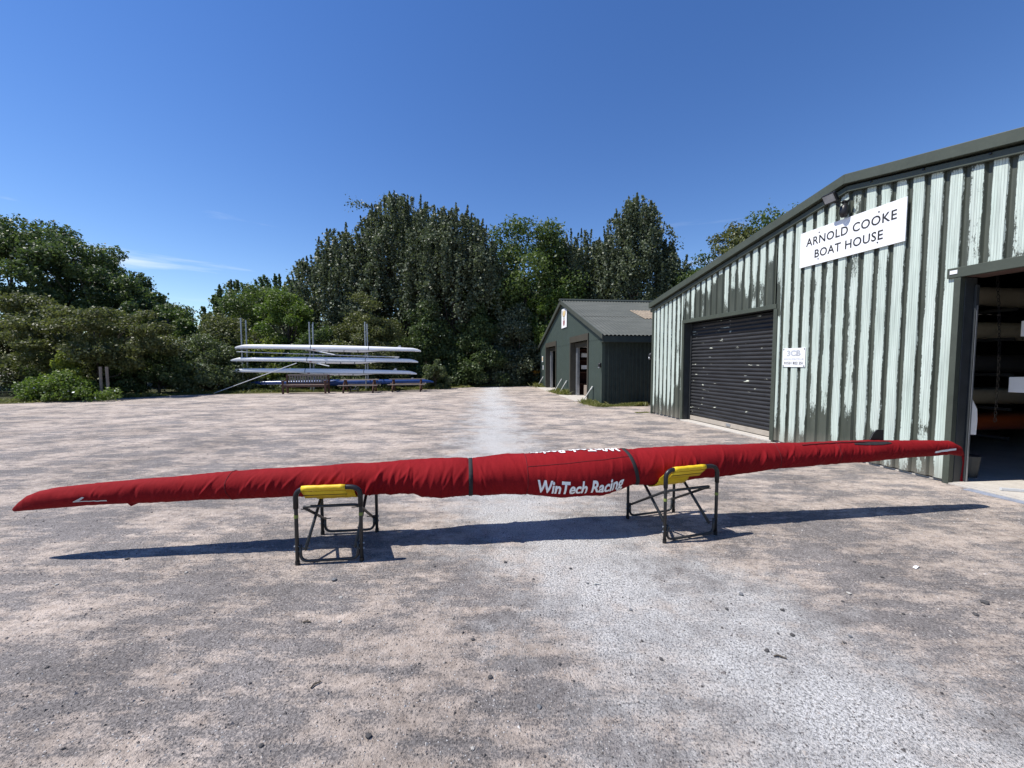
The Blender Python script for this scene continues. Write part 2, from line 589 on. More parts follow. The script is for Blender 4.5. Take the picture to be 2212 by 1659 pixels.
# local frame: X along the gable away from the camera (0 under the apex), Y outwards, Z up
HW, EAVE, APEX = 5.43, 3.14, 4.24
SH = (1.27, 3.97, 2.52)          # shutter opening x0, x1, top
DR = (-4.02, -1.385, 2.54)        # open doorway
def roof_z(x):
    return APEX - (APEX - EAVE) * abs(x) / HW
PITCH = .19
def profile(x0, x1):
    """stations across the sheet: (x, y, crown)"""
    st = []
    k = math.floor(x0 / PITCH) - 1
    while k * PITCH < x1 + PITCH:
        b = k * PITCH
        for dx, y, c in ((0, 0, .55), (.012, 0, .9), (.05, 0, 1.0), (.085, 0, .98), (.112, 0, .62), (.122, -.002, .3), (.138, -.032, .12), (.172, -.032, .16)):
            st.append((b + dx, y, c, k))
        k += 1
    st = [s for s in st if x0 - 1e-6 <= s[0] <= x1 + 1e-6]
    return st
ribr = {}
def rib(k, j):
    if (k, j) not in ribr:
        ribr[(k, j)] = random.Random(k * 31 + j * 977 + 5).random()
    return ribr[(k, j)]
def peel(x, z, c, k):
    top = roof_z(x) - .12
    zb = .02 + 1.05 * rib(k, 1) ** 1.6               # ragged lower limit of the bare metal
    lv = 1.0
    wob = .30 * float(vnoise(np.array(k * 3.7), np.array(z * 1.6), 12)) + .16 * float(vnoise(np.array(k * 5.1 + x * 9), np.array(z * 6.0), 13))
    if SH[0] - .12 < x < SH[1] + .1 and z > SH[2] - .1:      # over the shutter the paint holds better
        reach = (.10 + .75 * rib(k, 2)) * (1.35 if x < 2.6 else .55)
        lv = .95 - max(0, (top - z) - reach * .35) / max(reach, .05) * .55
        lv = max(lv, .10)
        if rib(k, 6) < .16: lv = max(lv, .5)
    elif x < DR[1] + .02 and z > DR[2] - .1:                 # over the doorway half gone
        lv = .86 - .42 * max(0, (top - z - .35)) - .12 * rib(k, 3)
    elif x > SH[1]:
        zb = .25 + .5 * rib(k, 1) + (.35 if x < 4.6 else 0)
        lv = 1.05 if x > 4.4 else .62 + .25 * rib(k, 4)
    else:
        lv = 1.02 if rib(k, 4) > .2 else .74
    if z < zb + .35 and not (SH[0] < x < SH[1]):
        lv -= max(0, (zb + .35 - z)) * .85
    if z > top - .05:
        lv -= (z - top + .05) * 6
    lv += wob
    # the sides and floor of the ribs keep most of their paint
    tr = .14 + (.75 if rib(k, 5) > .80 and -1.2 < x < 1.2 else .0)
    if c < .5:
        return min(lv, 1.0) * tr * (1 if c < .25 else 1.2)
    if c < .8:
        return lv * (.60 + .12 * rib(k, 7))
    return lv
def wall_sheet(x0, x1, z0f, z1f, parent=BH):
    st = profile(x0, x1)
    nz = 26
    vs, fs, at = [], [], []
    for (x, y, c, k) in st:
        a, b = z0f(x), z1f(x)
        for j in range(nz + 1):
            z = a + (b - a) * j / nz
            vs.append((x, y, z))
            at.append(max(0, peel(x, z, c, k)))
    n = nz + 1
    for i in range(len(st) - 1):
        for j in range(nz):
            fs.append((i * n + j, i * n + j + 1, (i + 1) * n + j + 1, (i + 1) * n + j))
    me = bpy.data.meshes.new('wall_sheet')
    me.from_pydata(vs, [], fs)
    q = me.attributes.new('peel', 'FLOAT', 'POINT')
    q.data.foreach_set('value', at)
    o = link('wall_sheet', me, M['peel'], parent)
    return o
def run(x0, x1, z0f, z1f):
    cur = x0
    while cur < x1 - .02:
        nx = min(x1, (math.floor(cur / (PITCH * 5) + 1e-4) + 1) * PITCH * 5)
        wall_sheet(cur, nx, z0f, z1f)
        cur = nx
zt = lambda x: roof_z(x) - .05
run(SH[1] + .06, HW - .02, lambda x: .04, zt)
run(SH[0] - .02, SH[1] + .06, lambda x: SH[2] + .06, zt)
run(DR[1] + .055, SH[0] - .02, lambda x: .04, zt)
run(DR[0] - .10, DR[1] + .055, lambda x: DR[2] + .10, zt)
run(-HW + .02, DR[0] - .10, lambda x: .04, zt)

m = MB(); m.span(HW - .03, HW + .03, -.06, .035, .0, EAVE); m.build('corner_trim', M['olive'], BH, bevel=.004)
m = MB(); m.span(-HW - .03, -HW + .03, -.06, .035, .0, EAVE); m.build('corner_trim', M['olive'], BH, bevel=.004)
# verge flashing: an upper barge board that stands forward and a lower strip
for sgn in (1, -1):
    xs = [0, sgn * (HW + .12)]
    def q(o0, o1, y0, y1, nm, mat):
        mm = MB()
        P0 = [(xs[0], APEX + o0), (xs[1], roof_z(xs[1]) + o0), (xs[1], roof_z(xs[1]) + o1), (xs[0], APEX + o1)]
        v = [(p[0], y0, p[1]) for p in P0] + [(p[0], y1, p[1]) for p in P0]
        mm.add(v, [(0, 1, 2, 3), (7, 6, 5, 4), (0, 4, 5, 1), (1, 5, 6, 2), (2, 6, 7, 3), (3, 7, 4, 0)])
        return mm.build(nm, mat, BH, bevel=.006)
    q(.0, .145, -.3, .105, 'barge_flashing', M['olive'])
    q(-.115, -.028, -.02, .045, 'verge_flashing', M['olive'])
    for k in range(9):
        b = MB(); x = sgn * (.35 + k * .62)
        b.box((x, .052, roof_z(x) - .045), (.02, .016, .02)); b.build('fixing_bolt', M['black_plastic'], BH)
# roof sheets, side and back walls, floor
for sgn in (1, -1):
    n = 60
    vs, fs = [], []
    for i in range(n + 1):
        y = -.28 - 13.5 * i / n
        zz = .03 * (i % 2)
        for e, x in enumerate((0, sgn * (HW + .15))):
            vs.append((x, y, (APEX if e == 0 else roof_z(x)) + .06 + zz))
    for i in range(n):
        fs.append((2 * i, 2 * i + 1, 2 * i + 3, 2 * i + 2))
    mm = MB(); mm.add(vs, fs); mm.build('roof_sheet', M['olive'], BH)
    mm = MB(); mm.span(sgn * (HW - .05), sgn * HW, -13.7, -.07, 0, EAVE + .07); mm.build('side_wall', M['inner_wall'], BH)
mm = MB(); mm.prism([(-HW, 0), (HW, 0), (HW, EAVE + .06), (0, APEX + .07), (-HW, EAVE + .06)], 1, -13.78, -13.705); mm.build('back_wall', M['inner_wall'], BH)
mm = MB(); mm.span(-HW + .06, HW - .06, -13.7, -.045, -.05, .022); mm.build('floor_slab', M['concrete'], BH)
mm = MB(); mm.span(DR[0], DR[1], -.042, .02, -.05, .016); mm.build('threshold', M['concrete'], BH)
mm = MB(); mm.span(DR[0], DR[1] - .2, .024, .13, -.02, .008); mm.build('threshold_stripe', M['blue_paint'], BH)

# roller shutter
m = MB()
m.span(SH[0] - .06, SH[1] + .08, -.02, .022, SH[2] + .0, SH[2] + .085)
m.build('lintel_trim', M['olive'], BH, bevel=.004)
for x0, x1 in ((SH[0] - .085, SH[0] - .0), (SH[1] + .0, SH[1] + .085)):
    m = MB(); m.span(x0, x1, -.025, .018, 0, SH[2] - .003); m.build('jamb_trim', M['olive_dark'], BH, bevel=.004)
for x0, x1 in ((SH[0] - .055, SH[0] - .01), (SH[1] + .005, SH[1] + .02)):
    m = MB(); m.span(x0, x1, -.30, -.03, 0, SH[2] - .003); m.build('door_reveal', M['dark_frame'], BH)
m = MB(); m.span(SH[0] - .05, SH[1] + .015, -.28, -.03, SH[2] + .01, SH[2] + .06); m.build('soffit', M['dark_frame'], BH)
RS = link('roller_shutter', bpy.data.meshes.new('roller_shutter'), None, BH)
mm = MB(); mm.span(SH[0] + .06, SH[1] - .06, -.236, -.222, .10, SH[2] - .02)
RS.data = mm.mesh('roller_shutter'); RS.data.materials.append(M['black_steel'])
for x0, x1 in ((SH[0], SH[0] + .058), (SH[1] - .058, SH[1])):
    mm = MB(); mm.span(x0, x1, -.245, -.17, .03, SH[2] - .01); mm.build('guide_channel', M['black_steel'], RS)
sm = MB()
pr = []
NS, sh_ = 28, .0835
for j in range(7):
    a = math.pi * j / 6
    pr.append((math.sin(a) * .021, (j / 6) * sh_ * .86))
pr += [(0, sh_), (-.012, sh_), (-.012, 0)]
sm.prism(pr, 0, 0, SH[1] - SH[0] - .12)
slat_me = sm.mesh('slat')
slat_me.materials.append(M['slat'])
for k in range(NS):
    link('slat', slat_me, None, RS, loc=(SH[0] + .06, -.205, .15 + k * sh_))
mm = MB(); mm.span(SH[0] + .06, SH[1] - .06, -.225, -.18, .045, .148); mm.build('bottom_bar', worn('beige_bar', (.36, .32, .27), .6, .2, 5), RS, bevel=.004)
mm = MB(); mm.span(2.5, 2.62, -.178, -.168, .075, .13); mm.build('lock_plate', M['galv'], RS)
mm = MB(); mm.span(SH[0] - .05, SH[1] + .05, -.30, .03, -.04, .03); mm.build('sill', M['concrete'], BH, bevel=.01)

# open doorway frame
m = MB(); m.span(DR[0] - .12, DR[1] + .13, -.02, .03, DR[2], DR[2] + .12); m.build('door_lintel', M['olive'], BH, bevel=.004)
m = MB(); m.span(DR[1] + .0, DR[1] + .062, -.05, .026, .0, DR[2] - .003); m.build('door_jamb', M['olive_dark'], BH, bevel=.004)
m = MB(); m.span(DR[0] - .12, DR[0], -.05, .026, .0, DR[2] - .003); m.build('door_jamb', M['olive_dark'], BH, bevel=.004)
m = MB(); m.span(DR[1] - .004, DR[1] + .05, -.24, -.055, .023, DR[2] - .003); m.build('door_reveal', M['dark_frame'], BH, bevel=.004)
m = MB(); m.span(DR[1] - .03, DR[1] - .006, -.24, -.19, .023, 2.45); m.build('guide_rail', M['dark_frame'], BH, bevel=.004)
m = MB(); m.span(DR[1] - .034, DR[1] - .031, -.225, -.205, .023, 2.2); m.build('guide_strip', M['galv'], BH)
m = MB(); m.span(DR[0], DR[1], -.34, -.02, DR[2] + .005, DR[2] + .05); m.build('door_soffit', worn('rusty_steel', (.10, .06, .05), .7, .3, 6), BH)
# a leftover white patch on the lintel end
m = MB(); m.span(DR[1] + .03, DR[1] + .10, .031, .036, DR[2] + .045, DR[2] + .09); m.build('lintel_patch', M['white_board'], BH)

# ------------------------------------------------------------------ lettering
def text_mesh(s, size, bold=0.0, spacing=1.0, shear=0.0, extr=0.0, align='CENTER', line=1.0, res=3):
    cu = bpy.data.curves.new('lettering', 'FONT')
    cu.body = s
    cu.size = size
    cu.offset = bold
    cu.space_character = spacing
    cu.space_line = line
    cu.shear = shear
    cu.extrude = extr
    cu.align_x = align
    cu.resolution_u = res
    o = bpy.data.objects.new('lettering', cu)
    C.objects.link(o)
    dg = bpy.context.evaluated_depsgraph_get()
    me = bpy.data.meshes.new_from_object(o.evaluated_get(dg))
    bpy.data.objects.remove(o)
    bpy.data.curves.remove(cu)
    return me

def word_ids(co, nw):
    xs = np.sort(co[:, 0])
    g = np.diff(xs)
    cut = np.sort([(xs[i] + xs[i + 1]) / 2 for i in np.argsort(g)[::-1][:nw - 1]])
    return np.searchsorted(cut, co[:, 0])
def link_words(me, ids, name, mat, parent):
    """one object for each word of the lettering"""
    for w in range(int(ids.max()) + 1):
        bm = bmesh.new()
        bm.from_mesh(me)
        bm.verts.ensure_lookup_table()
        bmesh.ops.delete(bm, geom=[bm.verts[i] for i in np.nonzero(ids != w)[0]], context='VERTS')
        m2 = bpy.data.meshes.new(name)
        bm.to_mesh(m2)
        bm.free()
        link(name, m2, mat, parent)
    bpy.data.meshes.remove(me)

def place_text(s, parent, x, z, y, width=None, height=None, mat='black_print', name='lettering', flip=True, **kw):
    """lettering on a board standing in local XZ, read from +Y (so local X runs right to left)"""
    me = text_mesh(s, 1.0, **kw)
    co = np.zeros(len(me.vertices) * 3)
    me.vertices.foreach_get('co', co)
    co = co.reshape(-1, 3)
    mn, mx_ = co.min(0), co.max(0)
    ce = (mn + mx_) / 2
    if height is None:
        sc = width / (mx_[0] - mn[0]); sx = sc
    else:
        sc = height / (mx_[1] - mn[1]); sx = sc if width is None else width / (mx_[0] - mn[0])
    n = np.zeros_like(co)
    n[:, 0] = -(co[:, 0] - ce[0]) * sx + x
    n[:, 2] = (co[:, 1] - ce[1]) * sc + z
    n[:, 1] = y + co[:, 2] * .0
    me.vertices.foreach_set('co', n.ravel())
    me.materials.clear()
    me.update()
    link_words(me, word_ids(co, len(s.split())), name, M[mat], parent)

SG = thing('name_sign', 'large white sign reading ARNOLD COOKE BOAT HOUSE on the boathouse wall', 'sign')
SG.location = BH.location; SG.rotation_euler = BH.rotation_euler
sx0, sx1 = .50 - 1.29, 2.05 - 1.29
m = MB(); m.span(sx0, sx1, .012, .026, 3.148, 3.735); m.build('board', M['white_board'], SG, bevel=.002)
cxs = (sx0 + sx1) / 2
place_text('ARNOLD COOKE', SG, cxs, 3.548, .0285, width=1.33, height=.135, bold=.012, spacing=1.08)
place_text('BOAT HOUSE', SG, cxs, 3.325, .0285, width=1.01, height=.135, bold=.012, spacing=1.08)
for a, b in ((.2, .08), (-.2, .08), (.2, .51), (-.2, .51)):
    m = MB(); m.box((cxs + a * 2.2, .029, 3.148 + b), (.016, .006, .016)); m.build('screw', M['black_print'], SG)

SG2 = thing('contact_sign', 'small white sign with web address and telephone number beside the black shutter', 'sign')
SG2.location = BH.location; SG2.rotation_euler = BH.rotation_euler
qx0, qx1 = 1.884 - 1.29, 2.326 - 1.29
m = MB(); m.span(qx0, qx1, .006, .014, 1.43, 1.765); m.build('board', M['white_board'], SG2, bevel=.002)
M['pale_print'] = worn('sunbleached_grey_print', (.42, .44, .48), .6, .3, 9)
qc = (qx0 + qx1) / 2
place_text('3CB', SG2, qc, 1.675, .0165, width=.27, height=.105, bold=.04, mat='pale_print')
place_text('WWW.3CB.CO.UK', SG2, qc, 1.57, .0165, width=.40, height=.034, bold=.008, mat='pale_print')
place_text('01531 822 251', SG2, qc, 1.50, .0165, width=.37, height=.048, bold=.015, mat='black_print')
for a in (qx0 + .02, qx1 - .02):
    for b in (1.45, 1.745):
        m = MB(); m.box((a, .017, b), (.016, .008, .016)); m.build('screw', M['black_print'], SG2)

# flood light at the apex
FL = thing('flood_light', 'black flood light with motion sensor under the roof apex above the name sign', 'lamp')
FL.location = BH.location; FL.rotation_euler = BH.rotation_euler
m = MB()
rt = Matrix.Rotation(R(-32), 3, 'X')
m.box((.10, .22, 4.06), (.20, .05, .15), rt); m.build('lamp_housing', M['black_plastic'], FL, bevel=.008)
m = MB()
m.box(tuple(Vector((.10, .22, 4.06)) + rt @ Vector((0, .027, 0))), (.165, .006, .115), rt); m.build('lamp_glass', M['galv'], FL)
m = MB(); m.tube([(.02, .06, 3.98), (.04, .14, 3.96), (.08, .2, 4.0)], .012); m.tube([(.02, .01, 3.98), (.02, .07, 3.98)], .03, 10); m.build('bracket', M['black_plastic'], FL)
m = MB(); m.tube([(-.03, .05, 3.975), (-.10, .10, 3.965)], [.02, .016], 8); m.build('side_knuckle', M['black_plastic'], FL)
m = MB()
m.tube([(-.0, .06, 3.95), (-.0, .07, 3.90), (-.0, .075, 3.80), (-.0, .07, 3.745)], [.02, .055, .062, .035], 12)
m.build('sensor', M['black_plastic'], FL, smooth=True)
CL = thing('corner_lamp', 'small dark bulkhead lamp on the far corner of the boathouse', 'lamp')
CL.location = BH.location; CL.rotation_euler = BH.rotation_euler
m = MB(); m.tube([(5.47, .0, 1.62), (5.50, .05, 1.66), (5.50, .05, 1.74), (5.47, .0, 1.80)], [.03, .06, .055, .03], 8); m.build('lamp_body', M['black_plastic'], CL, smooth=True)
m = MB(); m.tube([(5.48, .06, 1.62), (5.49, .085, 1.64), (5.49, .085, 1.68)], [.02, .032, .02], 8); m.build('lamp_lens', M['galv'], CL, smooth=True)

# ------------------------------------------------------------------ inside the boathouse
def hull_mesh(Lh, wid, dep, n=40, k=10, up=False, name='hull'):
    """racing shell hull along X, keel down (or up), gunwale plane at z=0"""
    m = MB()
    rings = []
    for i in range(n + 1):
        u = i / n
        s = math.sin(math.pi * min(1, max(0, u))) ** .55 if 0 < u < 1 else 0.0
        s = max(s, .03)
        ring = []
        for j in range(k + 1):
            a = math.pi * j / k
            y = math.cos(a) * wid / 2 * s
            z = -math.sin(a) ** .8 * dep * (.55 + .45 * s) if 0 < j < k else 0
            ring.append((u * Lh - Lh / 2, y, -z if up else z))
        # deck crown
        for j in range(1, 4):
            a = j / 4
            ring.append((u * Lh - Lh / 2, (-1 + 2 * a) * wid / 2 * s, (-.03 if up else .03) * math.sin(math.pi * a)))
        rings.append(ring)
    kk = len(rings[0])
    v = [p for r_ in rings for p in r_]
    f = []
    for i in range(n):
        for j in range(kk):
            f.append((i * kk + j, i * kk + (j + 1) % kk, (i + 1) * kk + (j + 1) % kk, (i + 1) * kk + j))
    f.append(tuple(range(kk))); f.append(tuple(n * kk + j for j in range(kk)))
    m.add(v, f)
    return m.mesh(name, True)

def bh_child(name, label, cat, group=None):
    o = thing(name, label, cat, group=group)
    o.location = BH.location; o.rotation_euler = BH.rotation_euler
    return o
RK = bh_child('indoor_boat_rack', 'dark steel rack holding boats inside the open doorway of the boathouse', 'rack')
for yy in (-2.2, -5.2, -8.4):
    m = MB(); m.tube([(.25, yy, .022), (.25, yy, 3.3)], .04); m.build('post', M['black_steel'], RK)
    for z in (.36, .80, 1.32, 1.86, 2.30):
        m = MB(); m.tube([(.25, yy, z), (-.75, yy, z)], .025); m.build('arm', M['black_steel'], RK)
for lab, z, mat, w, nm in (('cream racing hull on the top arm of the indoor rack', 2.66, 'cream_hull', .62, 'cream'),
                           ('cream racing hull with dark lettering in the middle of the indoor rack', 2.12, 'cream_hull', .6, 'cream'),
                           ('dark racing hull between the cream hulls on the indoor rack', 1.60, 'dark_hull', .6, 'dark'),
                           ('cream racing hull low on the indoor rack', 1.08, 'cream_hull', .62, 'cream'),
                           ('orange boat lying lowest on the indoor rack', .66, 'orange_hull', .7, 'orange')):
    b = bh_child('stored_boat', lab, 'boat', 'boats racked inside the boathouse')
    me = hull_mesh(10.2, w, .28)
    me.transform(Matrix.Translation((-.30, -5.7, z)) @ Matrix.Rotation(R(90), 4, 'Z'))
    link('hull', me, M[mat], b)
    if z == 2.12:
        for yy in (-3.9, -4.8):
            m = MB(); m.span(-.62, -.612, yy - .3, yy, 2.0, 2.06); m.build('faded_lettering', M['black_print'], b)
def blade_poly(w=.21, l=.46):
    return [(0, -.05), (.12, -.10), (l * .55, -w * .52), (l, -w * .5), (l, w * .45), (l * .6, w * .5), (l * .2, w * .38), (.05, .08), (0, .05)]
def oar(label, origin, ang, tilt=0):
    o = bh_child('oar', label, 'oar', 'oars inside the boathouse doorway')
    mt = Matrix.Translation(origin) @ Matrix.Rotation(ang, 4, 'Z') @ Matrix.Rotation(tilt, 4, 'Y')
    m = MB(); m.prism(blade_poly(), 1, -.012, .012); me = m.mesh('blade'); me.transform(mt); link('blade', me, M['white_board'], o, bevel=.004)
    m = MB(); m.tube([(-2.0, 0, 0), (.1, 0, 0)], [.018, .021]); me = m.mesh('shaft'); me.transform(mt); link('shaft', me, M['black_plastic'], o)
# blades pointing back towards the doorway
oar('white oar blade standing upright just inside the doorway jamb', (-1.16, -.60, 1.02), R(60), R(90))
oar('white oar blade sticking out level at the doorway edge, lower one', (-1.63, -1.41, 1.22), R(27))
oar('white oar blade sticking out level at the doorway edge, upper one', (-1.70, -1.42, 1.95), R(27))
M['dull_iron'] = worn('dull_iron', (.012, .011, .010), .8, .3, 20, spec=.15)
CH = bh_child('door_chain', 'dark steel hand chain hanging inside the open doorway', 'chain')
m = MB()
for k in range(44):
    z = 2.6 - k * .042
    y = -.48 - .25 * math.sin(k / 43 * math.pi) * .2 - (k - 22) * .003
    pts = []
    for j in range(9):
        a = 2 * math.pi * j / 8
        if k % 2:
            pts.append((-1.46 + math.cos(a) * .013, y, z + math.sin(a) * .026))
        else:
            pts.append((-1.46, y + math.cos(a) * .013, z + math.sin(a) * .026))
    m.tube(pts, .003, 5, False)
m.build('links', M['dull_iron'], CH)
M['old_tube'] = worn('yellowed_plastic', (.26, .22, .12), .6, .2, 5)
SLT = bh_child('strip_light', 'unlit strip light hanging under the boathouse roof inside the doorway', 'lamp')
m = MB(); m.span(-1.9, -.9, -2.75, -2.65, 2.72, 2.77); m.build('batten', M['old_tube'], SLT)
m = MB(); m.tube([(-1.85, -2.7, 2.70), (-.95, -2.7, 2.70)], .018); m.build('tube', M['old_tube'], SLT)
BK = bh_child('grey_bucket', 'dark grey bucket on the concrete just inside the doorway', 'bucket')
m = MB(); m.tube([(-1.22, -.55, .022), (-1.22, -.55, .30)], [.10, .125], 14); m.build('bucket_body', M['dark_frame'], BK, smooth=False)
BR = bh_child('steel_offcut', 'short pale metal channel lying on the concrete threshold', 'offcut')
m = MB(); m.box((-1.80, -.28, .040), (.03, .26, .03), R(-28)); m.build('channel', M['alu'], BR, bevel=.003)

# ------------------------------------------------------------------ green shed
SD = thing('green_shed', 'dark green corrugated metal shed with two open doorways and a grey roof', 'building', (3.21, 13.688, 0), R(90 + 6.74))
# local: X along the gable away from the camera, Y outwards (towards the yard), Z up
SW, SE, SA = 11.42, 2.55, 4.55
D1 = (1.55, 4.15, 2.42)
D2 = (7.0, 9.65, 2.42)
def srz(x):
    return SA - (SA - SE) * abs(x - SW / 2) / (SW / 2)
def shed_sheet(x0, x1, z0f, z1f):
    vs, fs = [], []
    n = max(4, int(round((x1 - x0) / .0217)))
    for i in range(n + 1):
        x = x0 + (x1 - x0) * i / n
        y = .022 * math.sin(x / .13 * 2 * math.pi)
        vs += [(x, y, z0f(x)), (x, y, z1f(x))]
    for i in range(n):
        fs.append((2 * i, 2 * i + 1, 2 * i + 3, 2 * i + 2))
    m = MB(); m.add(vs, fs)
    return m.build('wall_sheet', M['shed_green'], SD)
def srun(x0, x1, z0f, z1f, w=.98):
    c = x0
    while c < x1 - .01:
        n = min(x1, c + w)
        if x1 - n < .25: n = x1
        shed_sheet(c, n, z0f, z1f)
        c = n
st_ = lambda x: srz(x) - .03
srun(.02, D1[0], lambda x: .03, lambda x: 2.36)
srun(.02, D1[0], lambda x: 2.34, st_)
srun(D1[0], D1[1], lambda x: D1[2] + .12, st_)
srun(D1[1], D2[0], lambda x: .03, lambda x: 2.36)
srun(D1[1], D2[0], lambda x: 2.34, st_)
srun(D2[0], D2[1], lambda x: D2[2] + .12, st_)
srun(D2[1], SW - .02, lambda x: .03, lambda x: 2.36)
srun(D2[1], SW - .02, lambda x: 2.34, st_)
for x in (0, SW):
    m = MB(); m.span(x - .05, x + .05, -.08, .035, 0, SE); m.build('corner_trim', M['shed_green'], SD, bevel=.004)
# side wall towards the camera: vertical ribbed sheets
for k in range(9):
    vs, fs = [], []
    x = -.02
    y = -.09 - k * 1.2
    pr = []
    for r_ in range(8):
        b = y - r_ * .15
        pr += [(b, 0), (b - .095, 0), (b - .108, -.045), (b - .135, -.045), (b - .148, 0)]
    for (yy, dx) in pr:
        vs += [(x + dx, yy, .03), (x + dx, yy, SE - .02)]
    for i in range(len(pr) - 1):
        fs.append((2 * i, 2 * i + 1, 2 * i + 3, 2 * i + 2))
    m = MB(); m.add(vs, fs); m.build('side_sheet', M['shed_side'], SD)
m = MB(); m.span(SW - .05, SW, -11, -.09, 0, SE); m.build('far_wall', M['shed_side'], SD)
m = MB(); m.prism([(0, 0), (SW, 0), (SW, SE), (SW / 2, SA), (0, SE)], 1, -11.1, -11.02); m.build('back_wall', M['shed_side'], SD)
m = MB(); m.span(.05, SW - .06, -11, -.03, -.05, .02); m.build('floor_slab', M['concrete'], SD)
for D in (D1, D2):
    m = MB(); m.span(D[0] - .1, D[1] + .1, .0, .55, -.03, .025); m.build('door_apron', M['concrete'], SD, bevel=.01)
# roof: corrugated sheets, one run of tan fibreglass
SLX = .34                                            # eave overhang along the slope (x)
def roof_piece(side, y0, y1, u0, u1, mat, lift=0.0, name='roof_sheet'):
    vs, fs = [], []
    n = int(round((y0 - y1) / .0365))
    for i in range(n + 1):
        y = y0 + (y1 - y0) * i / n
        dz = .018 * (1, .25, -1, .25)[i % 4]
        for u in (u0, u1):
            d = SW / 2 - (SW / 2 + SLX) * u if side < 0 else SW / 2 + (SW / 2 + SLX) * u
            zz = SA - (SA - SE) * abs(d - SW / 2) / (SW / 2)
            vs.append((d, y, zz + .05 + dz + lift))
    for i in range(n):
        fs.append((2 * i, 2 * i + 1, 2 * i + 3, 2 * i + 2))
    m = MB(); m.add(vs, fs)
    return m.build(name, mat, SD)
k = 0
y = .12
while y > -11:
    y1 = y - .876
    roof_piece(-1, y, y1, .0, .55, M['roof'])
    roof_piece(-1, y, y1, .53, 1.0, M['roof'], -.012)
    roof_piece(1, y, y1, 0, 1.0, M['roof'])
    if 3 <= k <= 5:
        roof_piece(-1, y, y1, .34, .60, M['tan_roof'], .012, 'fibreglass_sheet')
    y = y1
    k += 1
m = MB(); m.tube([(SW / 2, .2, SA + .075), (SW / 2, -11, SA + .075)], .07, 10); m.build('ridge_cap', M['shed_trim'], SD)
for side in (-1, 1):
    xe = -SLX if side < 0 else SW + SLX
    P0 = [(SW / 2, SA + .08), (xe, SE - (SA - SE) / (SW / 2) * SLX + .08), (xe, SE - (SA - SE) / (SW / 2) * SLX - .10), (SW / 2, SA - .12)]
    m = MB()
    v = [(p[0], .10, p[1]) for p in P0] + [(p[0], .15, p[1]) for p in P0]
    m.add(v, [(0, 1, 2, 3), (7, 6, 5, 4), (0, 4, 5, 1), (1, 5, 6, 2), (2, 6, 7, 3), (3, 7, 4, 0)])
    m.build('barge_board', M['shed_trim'], SD, bevel=.005)
ze = SE - (SA - SE) / (SW / 2) * SLX
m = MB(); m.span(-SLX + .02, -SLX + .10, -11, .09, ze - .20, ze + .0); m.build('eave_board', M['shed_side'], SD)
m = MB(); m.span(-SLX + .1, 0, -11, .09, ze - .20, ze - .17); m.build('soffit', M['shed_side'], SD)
# door surrounds, steel guide rails, reveals
for D in (D1, D2):
    m = MB(); m.span(D[0] - .04, D[1] + .06, -.02, .055, D[2], D[2] + .26); m.build('door_lintel', M['shed_brown'], SD, bevel=.005)
    for x0, x1 in ((D[0] - .04, D[0] + .07), (D[1] - .05, D[1] + .06)):
        m = MB(); m.span(x0, x1, -.3, .05, 0, D[2] - .003); m.build('door_jamb', M['shed_brown'], SD, bevel=.005)
    for q in (0, .13):
        m = MB(); m.span(D[1] - .14 - q, D[1] - .07 - q, -.34, -.22, .022, D[2] - .1); m.build('guide_rail', M['galv'], SD, bevel=.004)
    m = MB(); m.span(D[0] + .08, D[1] - .06, -.36, -.16, D[2] - .22, D[2] - .01); m.build('shutter_box', M['shed_brown'], SD, bevel=.01)

def shed_child(name, label, cat, group=None):
    o = thing(name, label, cat, group=group)
    o.location = SD.location; o.rotation_euler = SD.rotation_euler
    return o
# shelving and stored kit seen through the doors
SHF = shed_child('shelf_unit', 'dark shelving with white paper labels seen through the nearer shed doorway', 'shelf')
m = MB(); m.span(4.6, 4.65, -3.4, -.4, .02, 2.5); m.build('back_panel', worn('dark_red_panel', (.06, .02, .018), .8, .2, 4), SHF)
for j, z in enumerate((.5, 1.05, 1.6, 2.1)):
    m = MB(); m.span(4.2, 4.6, -3.4, -.4, z, z + .04); m.build('shelf_board', M['wood_brown'], SHF)
for j, z in enumerate((1.2, 1.75, 2.2)):
    for yy in (-.65, -1.25, -1.95):
        m = MB(); m.span(4.10, 4.195, yy - .16, yy + .16, z + .02, z + .2); m.build('paper_label', M['white_board'], SHF)
CR = shed_child('cardboard_crate', 'brown box on the floor inside the nearer shed doorway', 'box', 'boxes inside the shed doorways')
m = MB(); m.span(3.3, 3.75, -1.0, -.5, .022, .5); m.build('box_body', M['wood_grey'], CR, bevel=.01)
CR = shed_child('cardboard_crate', 'brown box on the floor inside the farther shed doorway', 'box', 'boxes inside the shed doorways')
m = MB(); m.span(8.6, 9.1, -1.2, -.6, .022, .75); m.build('box_body', M['wood_grey'], CR, bevel=.01)
BRM = shed_child('broom', 'broom leaning just inside the nearer shed doorway', 'broom')
m = MB(); m.tube([(2.9, -.9, .03), (3.3, -1.2, 1.35)], .014); m.build('handle', M['wood_grey'], BRM)
m = MB(); m.box((2.9, -.9, .06), (.3, .06, .08)); m.build('head', M['wood_brown'], BRM, bevel=.01)

